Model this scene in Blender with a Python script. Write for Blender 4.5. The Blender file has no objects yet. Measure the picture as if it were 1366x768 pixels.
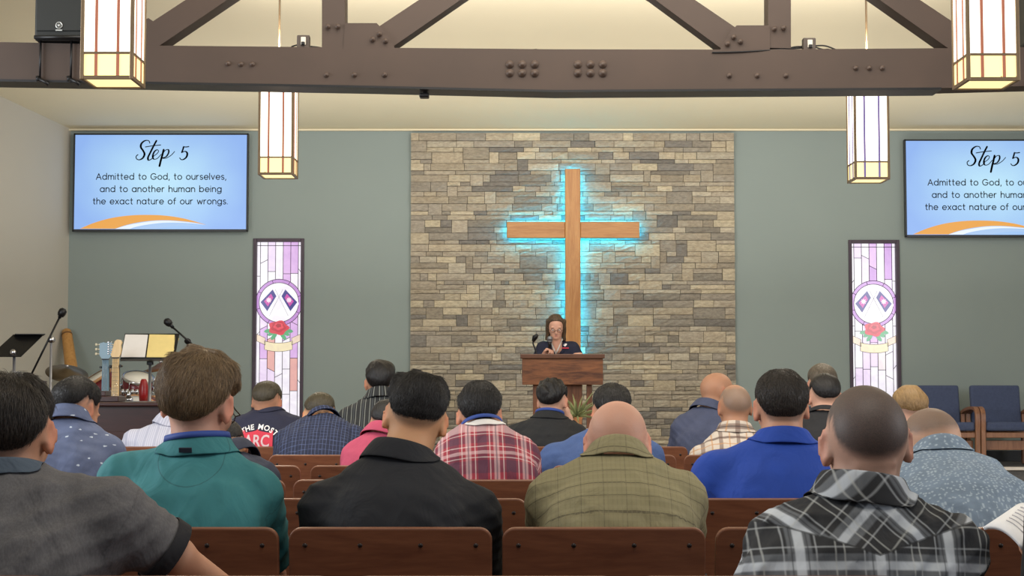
import bpy, bmesh, math, random
import numpy as np
from mathutils import Vector, Matrix
from mathutils.bvhtree import BVHTree

# ------------------------------------------------------------------ camera, world, lights, exposure
random.seed(7)
rng = np.random.default_rng(7)
SC = bpy.context.scene
COL = SC.collection
F_PX = 2057.0
PITCH = math.atan(121 / F_PX)
CAM_Z = 1.20
cam_d = bpy.data.cameras.new('camera')
cam = bpy.data.objects.new('camera', cam_d)
COL.objects.link(cam)
cam_d.sensor_fit = 'HORIZONTAL'
cam_d.sensor_width = 36
cam_d.lens = F_PX / 1366 * 36
cam.location = (0, 0, CAM_Z)
cam.rotation_euler = (math.pi / 2 + PITCH, 0, 0)
SC.camera = cam

vs = SC.view_settings
SC.display_settings.display_device = 'sRGB'
vs.view_transform = 'Standard'
vs.look = 'None'
vs.gamma = 1
vs.use_curve_mapping = False
vs.exposure = 0.0

W = bpy.data.worlds.new('daylight')
SC.world = W
W.use_nodes = True
bg = W.node_tree.nodes['Background']
bg.inputs['Color'].default_value = (0.86, 0.93, 1.0, 1)
bg.inputs['Strength'].default_value = 0.38


def area(name, loc, target, sx, sy, power, col):
    l = bpy.data.lights.new(name, 'AREA')
    l.shape = 'RECTANGLE'
    l.size = sx
    l.size_y = sy
    l.energy = power
    l.color = col
    o = bpy.data.objects.new(name, l)
    COL.objects.link(o)
    o.location = loc
    o.rotation_euler = (Vector(target) - Vector(loc)).to_track_quat('-Z', 'Y').to_euler()
    return o


# daylight through the tall side windows of the hall and the ceiling floods over the seats
area('window_light_left', (-5.4, 5.0, 2.6), (0, 7.0, 1.0), 3.6, 2.0, 250, (0.92, 0.96, 1.0))
area('window_light_right', (6.8, 4.0, 2.6), (0.5, 9.0, 1.0), 3.6, 2.0, 190, (0.95, 0.97, 1.0))
area('ceiling_flood_light_rear', (0.4, 2.2, 4.4), (0.4, 4.6, 0.8), 3.0, 1.6, 80, (1.0, 0.95, 0.86))
area('ceiling_flood_light_middle', (0.5, 6.8, 4.0), (0.5, 9.5, 0.8), 3.4, 1.4, 80, (1.0, 0.95, 0.86))
area('stage_wall_fill', (0.6, 11.2, 3.9), (0.6, 15.4, 2.6), 5.5, 0.8, 95, (1.0, 0.96, 0.90))  # added unseen fill aimed at the upper far wall, no fixture there
# added unseen area lights facing up, there only to brighten the ceiling
area('ceiling_fill_truss', (0.3, 8.45, 3.0), (0.3, 9.2, 6.0), 9.0, 0.12, 17, (1.0, 0.95, 0.86))
area('ceiling_fill_rear', (0.3, 4.6, 3.3), (0.3, 5.4, 6.0), 9.0, 0.12, 45, (1.0, 0.95, 0.86))
area('ceiling_fill_stage', (0.6, 13.9, 2.1), (0.6, 14.0, 6.0), 9.0, 0.4, 72, (1.0, 0.96, 0.88))

# ------------------------------------------------------------------ helpers
def S(r, g, b):
    f = lambda c: (c / 255 / 12.92) if c / 255 <= 0.04045 else ((c / 255 + 0.055) / 1.055) ** 2.4
    return (f(r), f(g), f(b))


CF, SF = math.cos(PITCH), math.sin(PITCH)


def at(px, py, Y):
    u, v = (px - 683) / F_PX, (384 - py) / F_PX
    d = (u, CF - v * SF, SF + v * CF)
    s = Y / d[1]
    return Vector((d[0] * s, Y, CAM_Z + d[2] * s))


class NB:
    """node builder for one material"""
    def __init__(self, name):
        self.m = bpy.data.materials.new(name)
        self.m.use_nodes = True
        self.t = self.m.node_tree
        self.b = self.t.nodes['Principled BSDF']

    def n(self, typ, **kw):
        nd = self.t.nodes.new(typ)
        for k, v in kw.items():
            setattr(nd, k, v)
        return nd

    def set(self, sock, v):
        if v is None:
            return
        if isinstance(v, bpy.types.NodeSocket):
            self.t.links.new(v, sock)
        else:
            if isinstance(v, tuple) and len(v) == 3 and sock.type == 'RGBA':
                v = (*v, 1)
            sock.default_value = v

    def math(self, op, a, b=None, c=None):
        nd = self.n('ShaderNodeMath', operation=op)
        for i, v in enumerate((a, b, c)):
            if v is not None:
                self.set(nd.inputs[i], v)
        return nd.outputs[0]

    def mix(self, f, a, b, mode='MIX'):
        nd = self.n('ShaderNodeMix', data_type='RGBA', blend_type=mode)
        self.set(nd.inputs[0], f)
        self.set(nd.inputs[6], a)
        self.set(nd.inputs[7], b)
        return nd.outputs[2]

    def attr(self, name):
        return self.n('ShaderNodeAttribute', attribute_name=name)

    def objco(self):
        return self.n('ShaderNodeTexCoord').outputs['Object']

    def mapped(self, co, scale=(1, 1, 1), rot=(0, 0, 0), loc=(0, 0, 0)):
        nd = self.n('ShaderNodeMapping')
        self.set(nd.inputs['Vector'], co)
        nd.inputs['Scale'].default_value = scale
        nd.inputs['Rotation'].default_value = rot
        nd.inputs['Location'].default_value = loc
        return nd.outputs[0]

    def noise(self, co, scale, detail=3, rough=0.55, dist=0.0):
        nd = self.n('ShaderNodeTexNoise')
        self.set(nd.inputs['Vector'], co)
        nd.inputs['Scale'].default_value = scale
        nd.inputs['Detail'].default_value = detail
        nd.inputs['Roughness'].default_value = rough
        nd.inputs['Distortion'].default_value = dist
        return nd.outputs['Fac']

    def ramp(self, f, lo, hi, to0=0.0, to1=1.0):
        nd = self.n('ShaderNodeMapRange')
        nd.clamp = True
        self.set(nd.inputs[0], f)
        for i, v in enumerate((lo, hi, to0, to1)):
            nd.inputs[i + 1].default_value = v
        return nd.outputs[0]

    def bump(self, h, strength=0.3, dist=0.01, normal=None):
        nd = self.n('ShaderNodeBump')
        nd.inputs['Strength'].default_value = strength
        nd.inputs['Distance'].default_value = dist
        self.set(nd.inputs['Height'], h)
        if normal is not None:
            self.t.links.new(normal, nd.inputs['Normal'])
        return nd.outputs[0]

    def stripe(self, co, period, off, width, soft=0.02):
        """1 inside a stripe that repeats every period"""
        x = self.math('FRACT', self.math('ADD', self.math('DIVIDE', co, period), 10 + 0.5 - off))
        x = self.math('ABSOLUTE', self.math('SUBTRACT', x, 0.5))
        return self.ramp(x, width / 2 - soft, width / 2 + soft, 1.0, 0.0)

    def out(self, col=None, rough=None, normal=None, **kw):
        self.set(self.b.inputs['Base Color'], col)
        self.set(self.b.inputs['Roughness'], rough)
        if normal is not None:
            self.t.links.new(normal, self.b.inputs['Normal'])
        for k, v in kw.items():
            self.set(self.b.inputs[k.replace('_', ' ')], v)
        return self.m


_mats = {}


def plain(name, col, rough=0.5, metal=0.0, var=0.12, scale=12, bump=0.0, **kw):
    if name in _mats:
        return _mats[name]
    b = NB(name)
    n = b.noise(b.objco(), scale, 4)
    c = b.mix(b.ramp(n, 0.3, 0.7), tuple(x * (1 - var) for x in col), tuple(min(1, x * (1 + var)) for x in col))
    nm = b.bump(b.noise(b.objco(), scale * 12, 2), bump, 0.002) if bump else None
    _mats[name] = b.out(c, rough, nm, Metallic=metal, **kw)
    return _mats[name]


def emit(name, col, strength, base=(0.02, 0.02, 0.02)):
    b = NB(name)
    return b.out(base, 0.4, None, Emission_Color=col, Emission_Strength=strength)


def wood(name, c1, c2, axis=0, scale=6.0, rough=0.4, coat=0.0, stretch=14):
    b = NB(name)
    sc = [stretch * 1.0] * 3
    sc[axis] = 1.2
    co = b.mapped(b.objco(), tuple(sc))
    n = b.noise(co, scale * 0.35, 5, 0.6, 1.2)
    f = b.noise(co, scale * 2.2, 3, 0.6, 0.2)
    m = b.math('ADD', b.math('MULTIPLY', n, 0.7), b.math('MULTIPLY', f, 0.3))
    c = b.mix(b.ramp(m, 0.36, 0.64), c1, c2)
    return b.out(c, rough, b.bump(m, 0.12, 0.003), Coat_Weight=coat, Coat_Roughness=0.25)


def new_obj(name, verts, faces, mat=None, parent=None, smooth=False, loc=None):
    me = bpy.data.meshes.new(name)
    me.from_pydata([tuple(v) for v in verts], [], [tuple(f) for f in faces])
    me.update()
    if mat is not None:
        for m in (mat if isinstance(mat, list) else [mat]):
            me.materials.append(m)
    if smooth:
        me.polygons.foreach_set('use_smooth', [True] * len(me.polygons))
    o = bpy.data.objects.new(name, me)
    COL.objects.link(o)
    if parent is not None:
        o.parent = parent
    if loc is not None:
        o.location = loc
    return o


class MB:
    """collects shapes for ONE mesh"""
    def __init__(self):
        self.bm = bmesh.new()
        self.smooth = []

    def _xf(self, vs, M):
        if M is not None:
            bmesh.ops.transform(self.bm, matrix=M, verts=vs)

    def box(self, c, s, rot=None, bevel=0.0, mi=0, seg=2):
        r = bmesh.ops.create_cube(self.bm, size=1.0)
        vsx = r['verts']
        M = Matrix.Translation(Vector(c)) @ (rot.to_4x4() if rot is not None else Matrix.Identity(4)) @ Matrix.Diagonal((*s, 1))
        bmesh.ops.transform(self.bm, matrix=M, verts=vsx)
        fs = list({f for v in vsx for f in v.link_faces})
        if bevel > 0:
            es = list({e for v in vsx for e in v.link_edges})
            rr = bmesh.ops.bevel(self.bm, geom=es, offset=bevel, segments=seg, profile=0.5, affect='EDGES')
            fs = list({f for f in fs if f.is_valid} | set(rr['faces']))
        for f in fs:
            f.material_index = mi
        return self

    def tube(self, pts, r, n=10, caps=True, mi=0, smooth=True):
        pts = [Vector(p) for p in pts]
        rs = r if isinstance(r, (list, tuple)) else [r] * len(pts)
        rings = []
        up = None
        for i, p in enumerate(pts):
            t = (pts[min(i + 1, len(pts) - 1)] - pts[max(i - 1, 0)]).normalized()
            if up is None:
                up = t.orthogonal().normalized()
            up = (up - t * up.dot(t))
            up = up.normalized() if up.length > 1e-6 else t.orthogonal().normalized()
            sd = t.cross(up)
            rings.append([self.bm.verts.new(p + (up * math.cos(a) + sd * math.sin(a)) * rs[i]) for a in [2 * math.pi * k / n for k in range(n)]])
        fs = []
        for i in range(len(rings) - 1):
            for k in range(n):
                fs.append(self.bm.faces.new((rings[i][k], rings[i][(k + 1) % n], rings[i + 1][(k + 1) % n], rings[i + 1][k])))
        for f in fs:
            f.smooth = smooth
        if caps:
            fs.append(self.bm.faces.new(rings[0][::-1]))
            fs.append(self.bm.faces.new(rings[-1]))
        for f in fs:
            f.material_index = mi
        return self

    def lathe(self, prof, c=(0, 0, 0), n=32, M=None, mi=0, smooth=True):
        """prof: (radius, height) list around z"""
        rings = []
        new = []
        for r, h in prof:
            if r < 1e-6:
                v = self.bm.verts.new((0, 0, h))
                rings.append([v])
                new.append(v)
            else:
                ring = [self.bm.verts.new((r * math.cos(2 * math.pi * k / n), r * math.sin(2 * math.pi * k / n), h)) for k in range(n)]
                rings.append(ring)
                new += ring
        for a, b in zip(rings[:-1], rings[1:]):
            for k in range(n):
                k2 = (k + 1) % n
                if len(a) == 1 and len(b) == 1:
                    continue
                if len(a) == 1:
                    f = self.bm.faces.new((a[0], b[k2], b[k]))
                elif len(b) == 1:
                    f = self.bm.faces.new((a[k], a[k2], b[0]))
                else:
                    f = self.bm.faces.new((a[k], a[k2], b[k2], b[k]))
                f.smooth = smooth
                f.material_index = mi
        MM = Matrix.Translation(Vector(c)) @ (M.to_4x4() if M is not None else Matrix.Identity(4))
        bmesh.ops.transform(self.bm, matrix=MM, verts=new)
        return self

    def prism(self, outline, depth, M=None, mi=0):
        """outline in (x, z), extruded along y from 0 to depth"""
        a = [self.bm.verts.new((x, 0, z)) for x, z in outline]
        b = [self.bm.verts.new((x, depth, z)) for x, z in outline]
        n = len(a)
        fs = [self.bm.faces.new(a), self.bm.faces.new(b[::-1])]
        for i in range(n):
            fs.append(self.bm.faces.new((a[i], b[i], b[(i + 1) % n], a[(i + 1) % n])))
        for f in fs:
            f.material_index = mi
        if M is not None:
            bmesh.ops.transform(self.bm, matrix=M, verts=a + b)
        return self

    def build(self, name, mat, parent=None, loc=None, smooth=False):
        bmesh.ops.recalc_face_normals(self.bm, faces=self.bm.faces)
        me = bpy.data.meshes.new(name)
        self.bm.to_mesh(me)
        self.bm.free()
        for m in (mat if isinstance(mat, list) else [mat]):
            me.materials.append(m)
        if smooth:
            me.polygons.foreach_set('use_smooth', [True] * len(me.polygons))
        o = bpy.data.objects.new(name, me)
        COL.objects.link(o)
        if parent is not None:
            o.parent = parent
        if loc is not None:
            o.location = loc
        return o


def tag(o, label=None, cat=None, group=None, kind=None):
    if label:
        o['label'] = label
    if cat:
        o['category'] = cat
    if group:
        o['group'] = group
    if kind:
        o['kind'] = kind
    return o


def empty(name, loc=(0, 0, 0), rz=0.0):
    o = bpy.data.objects.new(name, None)
    COL.objects.link(o)
    o.location = loc
    o.rotation_euler = (0, 0, rz)
    o.empty_display_size = 0.1
    return o


def copy_tree(o, parent=None):
    c = o.copy()
    COL.objects.link(c)
    if parent is not None:
        c.parent = parent
    for ch in list(o.children):
        copy_tree(ch, c)
    return c


def R3(ax, ang):
    return Matrix.Rotation(ang, 3, ax)


RAD = math.radians
# depth of things along the hall (camera at 0)
Y_WALL = 15.8
STAGE_Z, STEP_Z = 0.36, 0.20
# ------------------------------------------------------------------ the setting
KW = F_PX / Y_WALL
X_L = (90 - 683) / KW
X_R = 1.25 - X_L
Z_TOP = at(683, 176, Y_WALL).z


def paint(name, col, rough=0.85, var=0.03):
    b = NB(name)
    n = b.noise(b.objco(), 0.7, 3)
    c = b.mix(b.ramp(n, 0.3, 0.7), tuple(x * (1 - var) for x in col), tuple(min(1, x * (1 + var)) for x in col))
    return b.out(c, rough, b.bump(b.noise(b.objco(), 220, 2), 0.08, 0.001))


m_grey = paint('grey_green_paint', S(138, 149, 146))
m_white = paint('off_white_paint', S(182, 177, 166))
m_cream = paint('cream_ceiling_paint', S(224, 213, 184))
m_carpet = plain('grey_stage_carpet', S(96, 94, 94), 0.95, var=0.15, scale=60, bump=0.4)
m_step = plain('cream_step_surface', S(205, 198, 182), 0.5, var=0.05, scale=5)
m_nosing = plain('white_nosing', S(222, 214, 206), 0.5, var=0.04)
m_hallfloor = plain('brown_hall_floor', S(104, 84, 70), 0.6, var=0.15, scale=5)
m_darkbase = plain('dark_baseboard_vinyl', S(46, 48, 52), 0.6, var=0.05)


def struct(o):
    o['kind'] = 'structure'
    return o


struct(MB().box((0.6, 7.0, -0.05), (16, 21, 0.1)).build('floor', m_hallfloor))
stage = struct(MB().box((0.62, 15.4, STAGE_Z / 2 - 0.001), (11.2, 1.2, STAGE_Z), bevel=0.01).build('floor_stage_upper', m_carpet))
struct(MB().box((0.62, 13.7, STEP_Z / 2 - 0.001), (11.0, 2.2, STEP_Z), bevel=0.01).build('floor_stage_lower', m_step))
struct(MB().box((0.62, 14.775, STAGE_Z - 0.014), (11.0, 0.05, 0.03), bevel=0.004).build('trim_1', m_nosing))


# far wall with two window openings: built of panels around the openings
Xc = lambda px, Y=Y_WALL: (px - 683) * Y / F_PX
zc = lambda py, Y=Y_WALL: at(683, py, Y).z
WIN = [(337, 405, 318, 577), (1133, 1201, 320, 579)]
wall = MB()
segs = []
x0 = X_L - 1.2
zt = zc(172)
for (a, b_, t, bt) in WIN:
    xa, xb = Xc(a), Xc(b_)
    wall.box(((x0 + xa) / 2, Y_WALL + 0.1, zt / 2), (xa - x0, 0.2, zt))
    wall.box(((xa + xb) / 2, Y_WALL + 0.1, (zc(t) + zt) / 2), (xb - xa, 0.2, zt - zc(t)))
    wall.box(((xa + xb) / 2, Y_WALL + 0.1, zc(bt) / 2), (xb - xa, 0.2, zc(bt)))
    x0 = xb
xe = X_R + 1.2
wall.box(((x0 + xe) / 2, Y_WALL + 0.1, zt / 2), (xe - x0, 0.2, zt))
struct(wall.build('wall_far', m_grey))
struct(MB().box((0.62, Y_WALL - 0.012, STAGE_Z + 0.055), (X_R - X_L, 0.02, 0.11), bevel=0.003).build('baseboard_far', m_darkbase))
# small cornice where wall meets ceiling
struct(MB().box((0.62, Y_WALL - 0.02, zc(173.5)), (X_R - X_L + 0.6, 0.035, 0.022), bevel=0.004).build('trim_2', m_cream))

# ceiling: rises gently toward the camera
SL = 0.10
cz = lambda Y: zt + SL * (Y_WALL - Y)
v = [(-9, Y_WALL + 0.3, cz(Y_WALL + 0.3)), (10.2, Y_WALL + 0.3, cz(Y_WALL + 0.3)), (10.2, -2, cz(-2)), (-9, -2, cz(-2))]
v += [(a, b_, c + 0.12) for a, b_, c in v]
struct(new_obj('ceiling', v, [(0, 1, 2, 3), (7, 6, 5, 4), (0, 4, 5, 1), (1, 5, 6, 2), (2, 6, 7, 3), (3, 7, 4, 0)], m_cream))


# side walls, splayed outward toward the seats
def side_wall(name, sgn):
    xa = X_L if sgn < 0 else X_R
    ya, yb = Y_WALL, 9.2
    # left wall top edge passes the photo's left border where the ceiling is met
    Yq = (cz(0) - CAM_Z) / (SL + (505 - 128) / F_PX)
    xq = -683 * Yq / F_PX
    sl = (xq - X_L) / (Y_WALL - Yq)          # dx per metre toward the camera (negative)
    xb = xa + (sl if sgn < 0 else -sl) * (ya - yb)
    th = 0.15 * sgn
    vs_ = [(xa, ya, 0), (xb, yb, 0), (xb, yb, cz(yb)), (xa, ya, cz(ya))]
    vs_ += [(a + th, b_, c) for a, b_, c in vs_]
    fs = [(0, 1, 2, 3), (7, 6, 5, 4), (0, 4, 5, 1), (1, 5, 6, 2), (2, 6, 7, 3), (3, 7, 4, 0)]
    return struct(new_obj(name, vs_, fs, m_white))


side_wall('wall_left', -1)
side_wall('wall_right', 1)


# ------------------------------------------------------------------ ledgestone panel (real stones)
def color_attr(me, name, cols, domain='FACE'):
    a = me.attributes.new(name, 'FLOAT_COLOR', domain)
    a.data.foreach_set('color', np.asarray(cols, dtype=np.float32).ravel())


def stone_panel():
    xa, xb = Xc(547.5), Xc(980.5)
    za, zb = STAGE_Z, zc(178)
    verts, faces, cols = [], [], []
    pal = [S(174, 162, 142), S(158, 148, 132), S(186, 174, 152), S(142, 135, 124), S(168, 158, 142), S(128, 123, 117), S(180, 171, 154), S(156, 148, 136), S(194, 182, 158)]
    wts = [5, 5, 4, 4, 5, 2.5, 4, 4, 2]

    def stone(x0, x1, z0, z1, dep):
        g = 0.0022
        n = len(verts)
        j = lambda s=0.0022: random.uniform(-s, s)
        x0 += g; x1 -= g; z0 += g; z1 -= g
        yf = Y_WALL - dep
        e = 0.005
        nx = max(2, int((x1 - x0) / 0.05))
        # front face grid for a rough split-face surface
        base = len(verts)
        for iz in range(4):
            for ix in range(nx + 1):
                edge = ix in (0, nx) or iz in (0, 3)
                xx = x0 + (x1 - x0) * ix / nx
                zz = z0 + (z1 - z0) * iz / 3
                verts.append((xx + (0 if edge else j()), yf + (e + j(0.002) if edge else j(0.005)), zz + (0 if edge else j())))
        c = random.choices(pal, wts)[0]
        t = random.uniform(0.88, 1.12)
        c = tuple(min(1, q * t) for q in c) + (1,)
        for iz in range(3):
            for ix in range(nx):
                a = base + iz * (nx + 1) + ix
                faces.append((a, a + 1, a + nx + 2, a + nx + 1)); cols.append(c)
        # sides back to the wall
        ring = [base + i for i in range(nx + 1)] + [base + iz * (nx + 1) + nx for iz in range(1, 4)] + [base + 3 * (nx + 1) + i for i in range(nx - 1, -1, -1)] + [base + iz * (nx + 1) for iz in (2, 1)]
        bk = len(verts)
        for r in ring:
            q = verts[r]
            verts.append((q[0], Y_WALL + 0.002, q[2]))
        m = len(ring)
        for i in range(m):
            faces.append((ring[(i + 1) % m], ring[i], bk + i, bk + (i + 1) % m)); cols.append(c)

    # courses: band of 2-3 thin courses with an occasional stone of double height
    z = za
    hs = []
    while z < zb - 0.03:
        h = random.choice([0.042, 0.05, 0.058, 0.066, 0.075])
        h = min(h, zb - z)
        if zb - (z + h) < 0.04:
            h = zb - z
        hs.append((z, z + h))
        z += h
    used = []  # reserved x-intervals on the next course (double-height stones)
    for i, (z0, z1) in enumerate(hs):
        free = [(xa, xb)]
        for (u0, u1) in used:
            nf = []
            for a, b_ in free:
                if u1 <= a or u0 >= b_:
                    nf.append((a, b_))
                else:
                    if u0 > a: nf.append((a, u0))
                    if u1 < b_: nf.append((u1, b_))
            free = nf
        used = []
        for a, b_ in free:
            x = a
            while x < b_ - 1e-4:
                L = random.uniform(0.10, 0.42) if random.random() < 0.75 else random.uniform(0.07, 0.18)
                if b_ - (x + L) < 0.08:
                    L = b_ - x
                top = z1
                if L < 0.34 and i + 1 < len(hs) and (hs[i + 1][1] - z0) < 0.14 and random.random() < 0.16:
                    top = hs[i + 1][1]
                    used.append((x, x + L))
                stone(x, x + L, z0, top, random.uniform(0.035, 0.058))
                x += L
    b = NB('ledgestone')
    col = b.attr('stone').outputs['Color']
    n1 = b.noise(b.mapped(b.objco(), (1, 1, 2.5)), 26, 5, 0.65)
    n2 = b.noise(b.mapped(b.objco(), (1, 1, 2.0)), 7, 3, 0.6)
    c = b.mix(b.ramp(n1, 0.25, 0.75, 0, 1), b.mix(1.0, col, (0.62, 0.60, 0.58), 'MULTIPLY'), b.mix(1.0, col, (1.18, 1.17, 1.13), 'MULTIPLY'))
    c = b.mix(b.ramp(n2, 0.55, 0.75, 0, 0.35), c, b.mix(1.0, c, (0.8, 0.74, 0.66), 'MULTIPLY'))
    m = b.out(c, 0.9, b.bump(n1, 0.5, 0.008))
    o = new_obj('wall_stone', verts, faces, m)
    color_attr(o.data, 'stone', cols)
    struct(o)
    # mortar backing
    struct(MB().box(((xa + xb) / 2, Y_WALL - 0.012, (za + zb) / 2), (xb - xa - 0.01, 0.02, zb - za - 0.01)).build('wall_stone_backing', plain('dark_mortar', S(70, 64, 56), 0.95)))


stone_panel()

# ------------------------------------------------------------------ stained glass windows
m_winframe = plain('dark_purple_window_frame', S(62, 48, 62), 0.5, var=0.06)
m_lead = plain('lead_came', S(58, 50, 62), 0.6, var=0.05)


def glass_mat():
    b = NB('stained_glass')
    a = b.attr('glass').outputs['Color']
    n = b.noise(b.objco(), 9, 3, 0.6, 0.6)
    c = b.mix(b.ramp(n, 0.3, 0.7, 0, 1), b.mix(1.0, a, (0.86, 0.82, 0.9), 'MULTIPLY'), a)
    return b.out((0.06, 0.06, 0.06), 0.15, None, Emission_Color=c, Emission_Strength=0.98)


m_glass = glass_mat()


def disc(cx, cz_, r, n=40, a0=0, a1=2 * math.pi):
    return [(cx + r * math.cos(a0 + (a1 - a0) * i / n), cz_ + r * math.sin(a0 + (a1 - a0) * i / n)) for i in range(n + (0 if abs(a1 - a0) > 6.28 else 1))]


def stained_window(idx, box, seed):
    rnd = random.Random(seed)
    a, b_, t, bt = box
    xa, xb, zt_, zb = Xc(a), Xc(b_), zc(t), zc(bt)
    w, h = xb - xa, zt_ - zb
    root = empty(f'window_{idx}', ((xa + xb) / 2, Y_WALL, zb))
    root['kind'] = 'structure'
    fw = 0.034
    f = MB()
    f.box((-w / 2 + fw / 2, 0.03, h / 2), (fw, 0.10, h), bevel=0.004).box((w / 2 - fw / 2, 0.03, h / 2), (fw, 0.10, h), bevel=0.004)
    f.box((0, 0.03, h - fw / 2), (w - 2 * fw, 0.10, fw), bevel=0.004).box((0, 0.03, fw / 2), (w - 2 * fw, 0.10, fw), bevel=0.004)
    f.build('window_frame', m_winframe, root)
    iw, ih = w - 2 * fw, h - 2 * fw
    kx = iw / 57.0          # one photo pixel in the glass
    z_of = lambda py: (zc(py) - zb)
    GV, GF, GC = [], [], []

    def poly(pts, col, y):
        n = len(GV)
        for x, z in pts:
            GV.append((x, y, z))
        GF.append(tuple(range(n, n + len(pts))))
        GC.append((*col, 1))
    white, pale, lav, lilac, purp, peach, cream = S(255, 252, 255), S(246, 228, 250), S(228, 186, 236), S(200, 146, 216), S(174, 112, 184), S(236, 178, 168), S(252, 242, 238)
    lead = MB()
    y0 = 0.045
    # vertical strips cut into pieces
    xs = [-iw / 2, -iw / 2 + 4 * kx, -iw / 2 + 13.8 * kx, -iw / 2 + 23.6 * kx, -iw / 2 + 33.4 * kx, -iw / 2 + 43.2 * kx, -iw / 2 + 53 * kx, iw / 2]
    for i in range(7):
        z = fw
        narrow = i in (0, 6)
        sk0 = 0.0
        while z < h - fw - 1e-3:
            L = rnd.uniform(0.2, 0.42) if not narrow else rnd.uniform(0.4, 0.7)
            if h - fw - (z + L) < 0.12:
                L = h - fw - z
            sk1 = 0 if z + L >= h - fw - 1e-3 else rnd.choice([0, 0, 0.02, -0.02])
            low = z < h * 0.36
            if narrow:
                col = white
            elif low:
                col = rnd.choice([white, white, cream, lav, lilac, peach, peach, pale, pale, white])
            else:
                col = rnd.choice([white, white, white, pale, lav, lilac, lav, pale])
            poly([(xs[i], z + sk0), (xs[i + 1], z - sk0), (xs[i + 1], z + L - sk1), (xs[i], z + L + sk1)], col, y0)
            if z + L < h - fw - 1e-3:
                p0, p1 = Vector((xs[i], y0 - 0.003, z + L + sk1)), Vector((xs[i + 1], y0 - 0.003, z + L - sk1))
                lead.tube([p0, p1], 0.0028, 6)
            z += L
            sk0 = sk1
        if i > 0:
            lead.tube([(xs[i], y0 - 0.003, fw), (xs[i], y0 - 0.003, h - fw)], 0.0032, 6)
    # horizontal band near the top
    lead.tube([(-iw / 2, y0 - 0.003, z_of(t + 9)), (iw / 2, y0 - 0.003, z_of(t + 9))], 0.0032, 6)
    # medallion
    cx, cz0 = 0.0, z_of(403 + (t - 318))
    R1, R2 = 31 * kx, 25.5 * kx
    R1 = min(R1, iw / 2 + 0.012)
    poly(disc(cx, cz0, R1), lilac, y0 - 0.006)
    poly(disc(cx, cz0, R2), S(255, 253, 255), y0 - 0.008)
    for R in (R1, R2):
        lead.tube([(x, y0 - 0.009, z) for x, z in disc(cx, cz0, R, 48, 0, 2 * math.pi * 0.9999)], 0.003, 6)
    for a_ in range(8):
        th = a_ * math.pi / 4 + 0.3
        lead.tube([(cx + R2 * math.cos(th), y0 - 0.009, cz0 + R2 * math.sin(th)), (cx + R1 * math.cos(th), y0 - 0.009, cz0 + R1 * math.sin(th))], 0.0025, 6)
    # two crossed flags
    for s in (-1, 1):
        fl = [(6, 17), (17, 3), (23, -6), (12, -13), (4, 4)]
        fl = [(19, 13), (6, -1), (11, -12), (24, 2)] if False else [(8, 16), (3, 7), (15, -13), (24, -1)]
        q = lambda m_: [(cx + s * (p[0] - 13) * m_ * kx * 0.92 + s * 13 * kx, cz0 + 1.2 * kx + (p[1] - 2) * m_ * kx * 0.92 + 2 * kx) for p in fl]
        poly(q(1.05), S(44, 34, 132), y0 - 0.011)
        poly(q(0.62), S(206, 60, 168), y0 - 0.012)
        ccx, ccz = cx + s * 13 * kx, cz0 + 3 * kx
        star = [(ccx + (4.2 if i % 2 == 0 else 2.2) * kx * math.cos(i * math.pi / 8), ccz + (4.2 if i % 2 == 0 else 2.2) * kx * math.sin(i * math.pi / 8)) for i in range(16)]
        poly(star, S(252, 226, 240), y0 - 0.013)
        lead.tube([(cx + s * 5 * kx, y0 - 0.012, cz0 + 17 * kx), (cx - s * 12 * kx, y0 - 0.012, cz0 - 17 * kx)], 0.0012, 6)
    # rose with leaves
    rz = z_of(439 + (t - 318))
    for s in (-1, 1):
        for (lx, lz, rot) in ((9, -5, 0.5), (13, -2, 0.15), (6, -9, 0.9)):
            ca, sa = math.cos(-rot), math.sin(-rot)
            leaf = []
            for i in range(14):
                th = 2 * math.pi * i / 14
                ex, ez = 6.2 * math.cos(th), 2.5 * math.sin(th) * (1 if abs(math.cos(th)) < 0.9 else 0.4)
                leaf.append((s * (lx + ex * ca - ez * sa) * kx, rz + (lz + ex * sa + ez * ca) * kx))
            poly(leaf if s > 0 else leaf[::-1], S(86, 176, 118), y0 - 0.012 - 0.0004 * lx)
    for k_, (rr, colr) in enumerate(((10.5, S(222, 44, 66)), (7.6, S(196, 26, 52)), (5.2, S(236, 66, 84)), (2.8, S(178, 20, 44)))):
        pts = [((rr * (1 + 0.13 * math.cos(5 * th + k_)) * math.cos(th)) * kx * 1.2, rz + (2 + k_ * 0.9 + rr * 0.86 * (1 + 0.1 * math.cos(5 * th + k_)) * math.sin(th)) * kx) for th in [2 * math.pi * i / 30 for i in range(30)]]
        poly(pts, colr, y0 - 0.020 - 0.001 * k_)
    # ribbon banner: centre piece and two swept tails
    bz = z_of(463 + (t - 318))
    arcp = lambda x: bz + (x / 19.0) ** 2 * 3.0 * kx
    top = [(x * kx, arcp(x) + 5.5 * kx) for x in range(-18, 19, 3)]
    bot = [(x * kx, arcp(x) - 5.5 * kx) for x in range(-18, 19, 3)]
    colb = S(250, 236, 190)
    poly(top + bot[::-1], colb, y0 - 0.014)
    lead.tube([(x, y0 - 0.016, z) for x, z in top + bot[::-1] + top[:1]], 0.0022, 6)
    for s in (-1, 1):
        tl = [(s * 17 * kx, bz + 3 * kx), (s * 28 * kx, bz + 8 * kx), (s * 28 * kx, bz + 17 * kx), (s * 17 * kx, bz + 12 * kx)]
        poly(tl, S(246, 224, 196), y0 - 0.0125)
        lead.tube([(x, y0 - 0.0145, z) for x, z in tl + tl[:1]], 0.0022, 6)
    g = new_obj('pane', GV, GF, m_glass, root)
    # face every piece toward the hall
    for p in g.data.polygons:
        if p.normal.y > 0:
            p.flip()
    color_attr(g.data, 'glass', GC)
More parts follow.
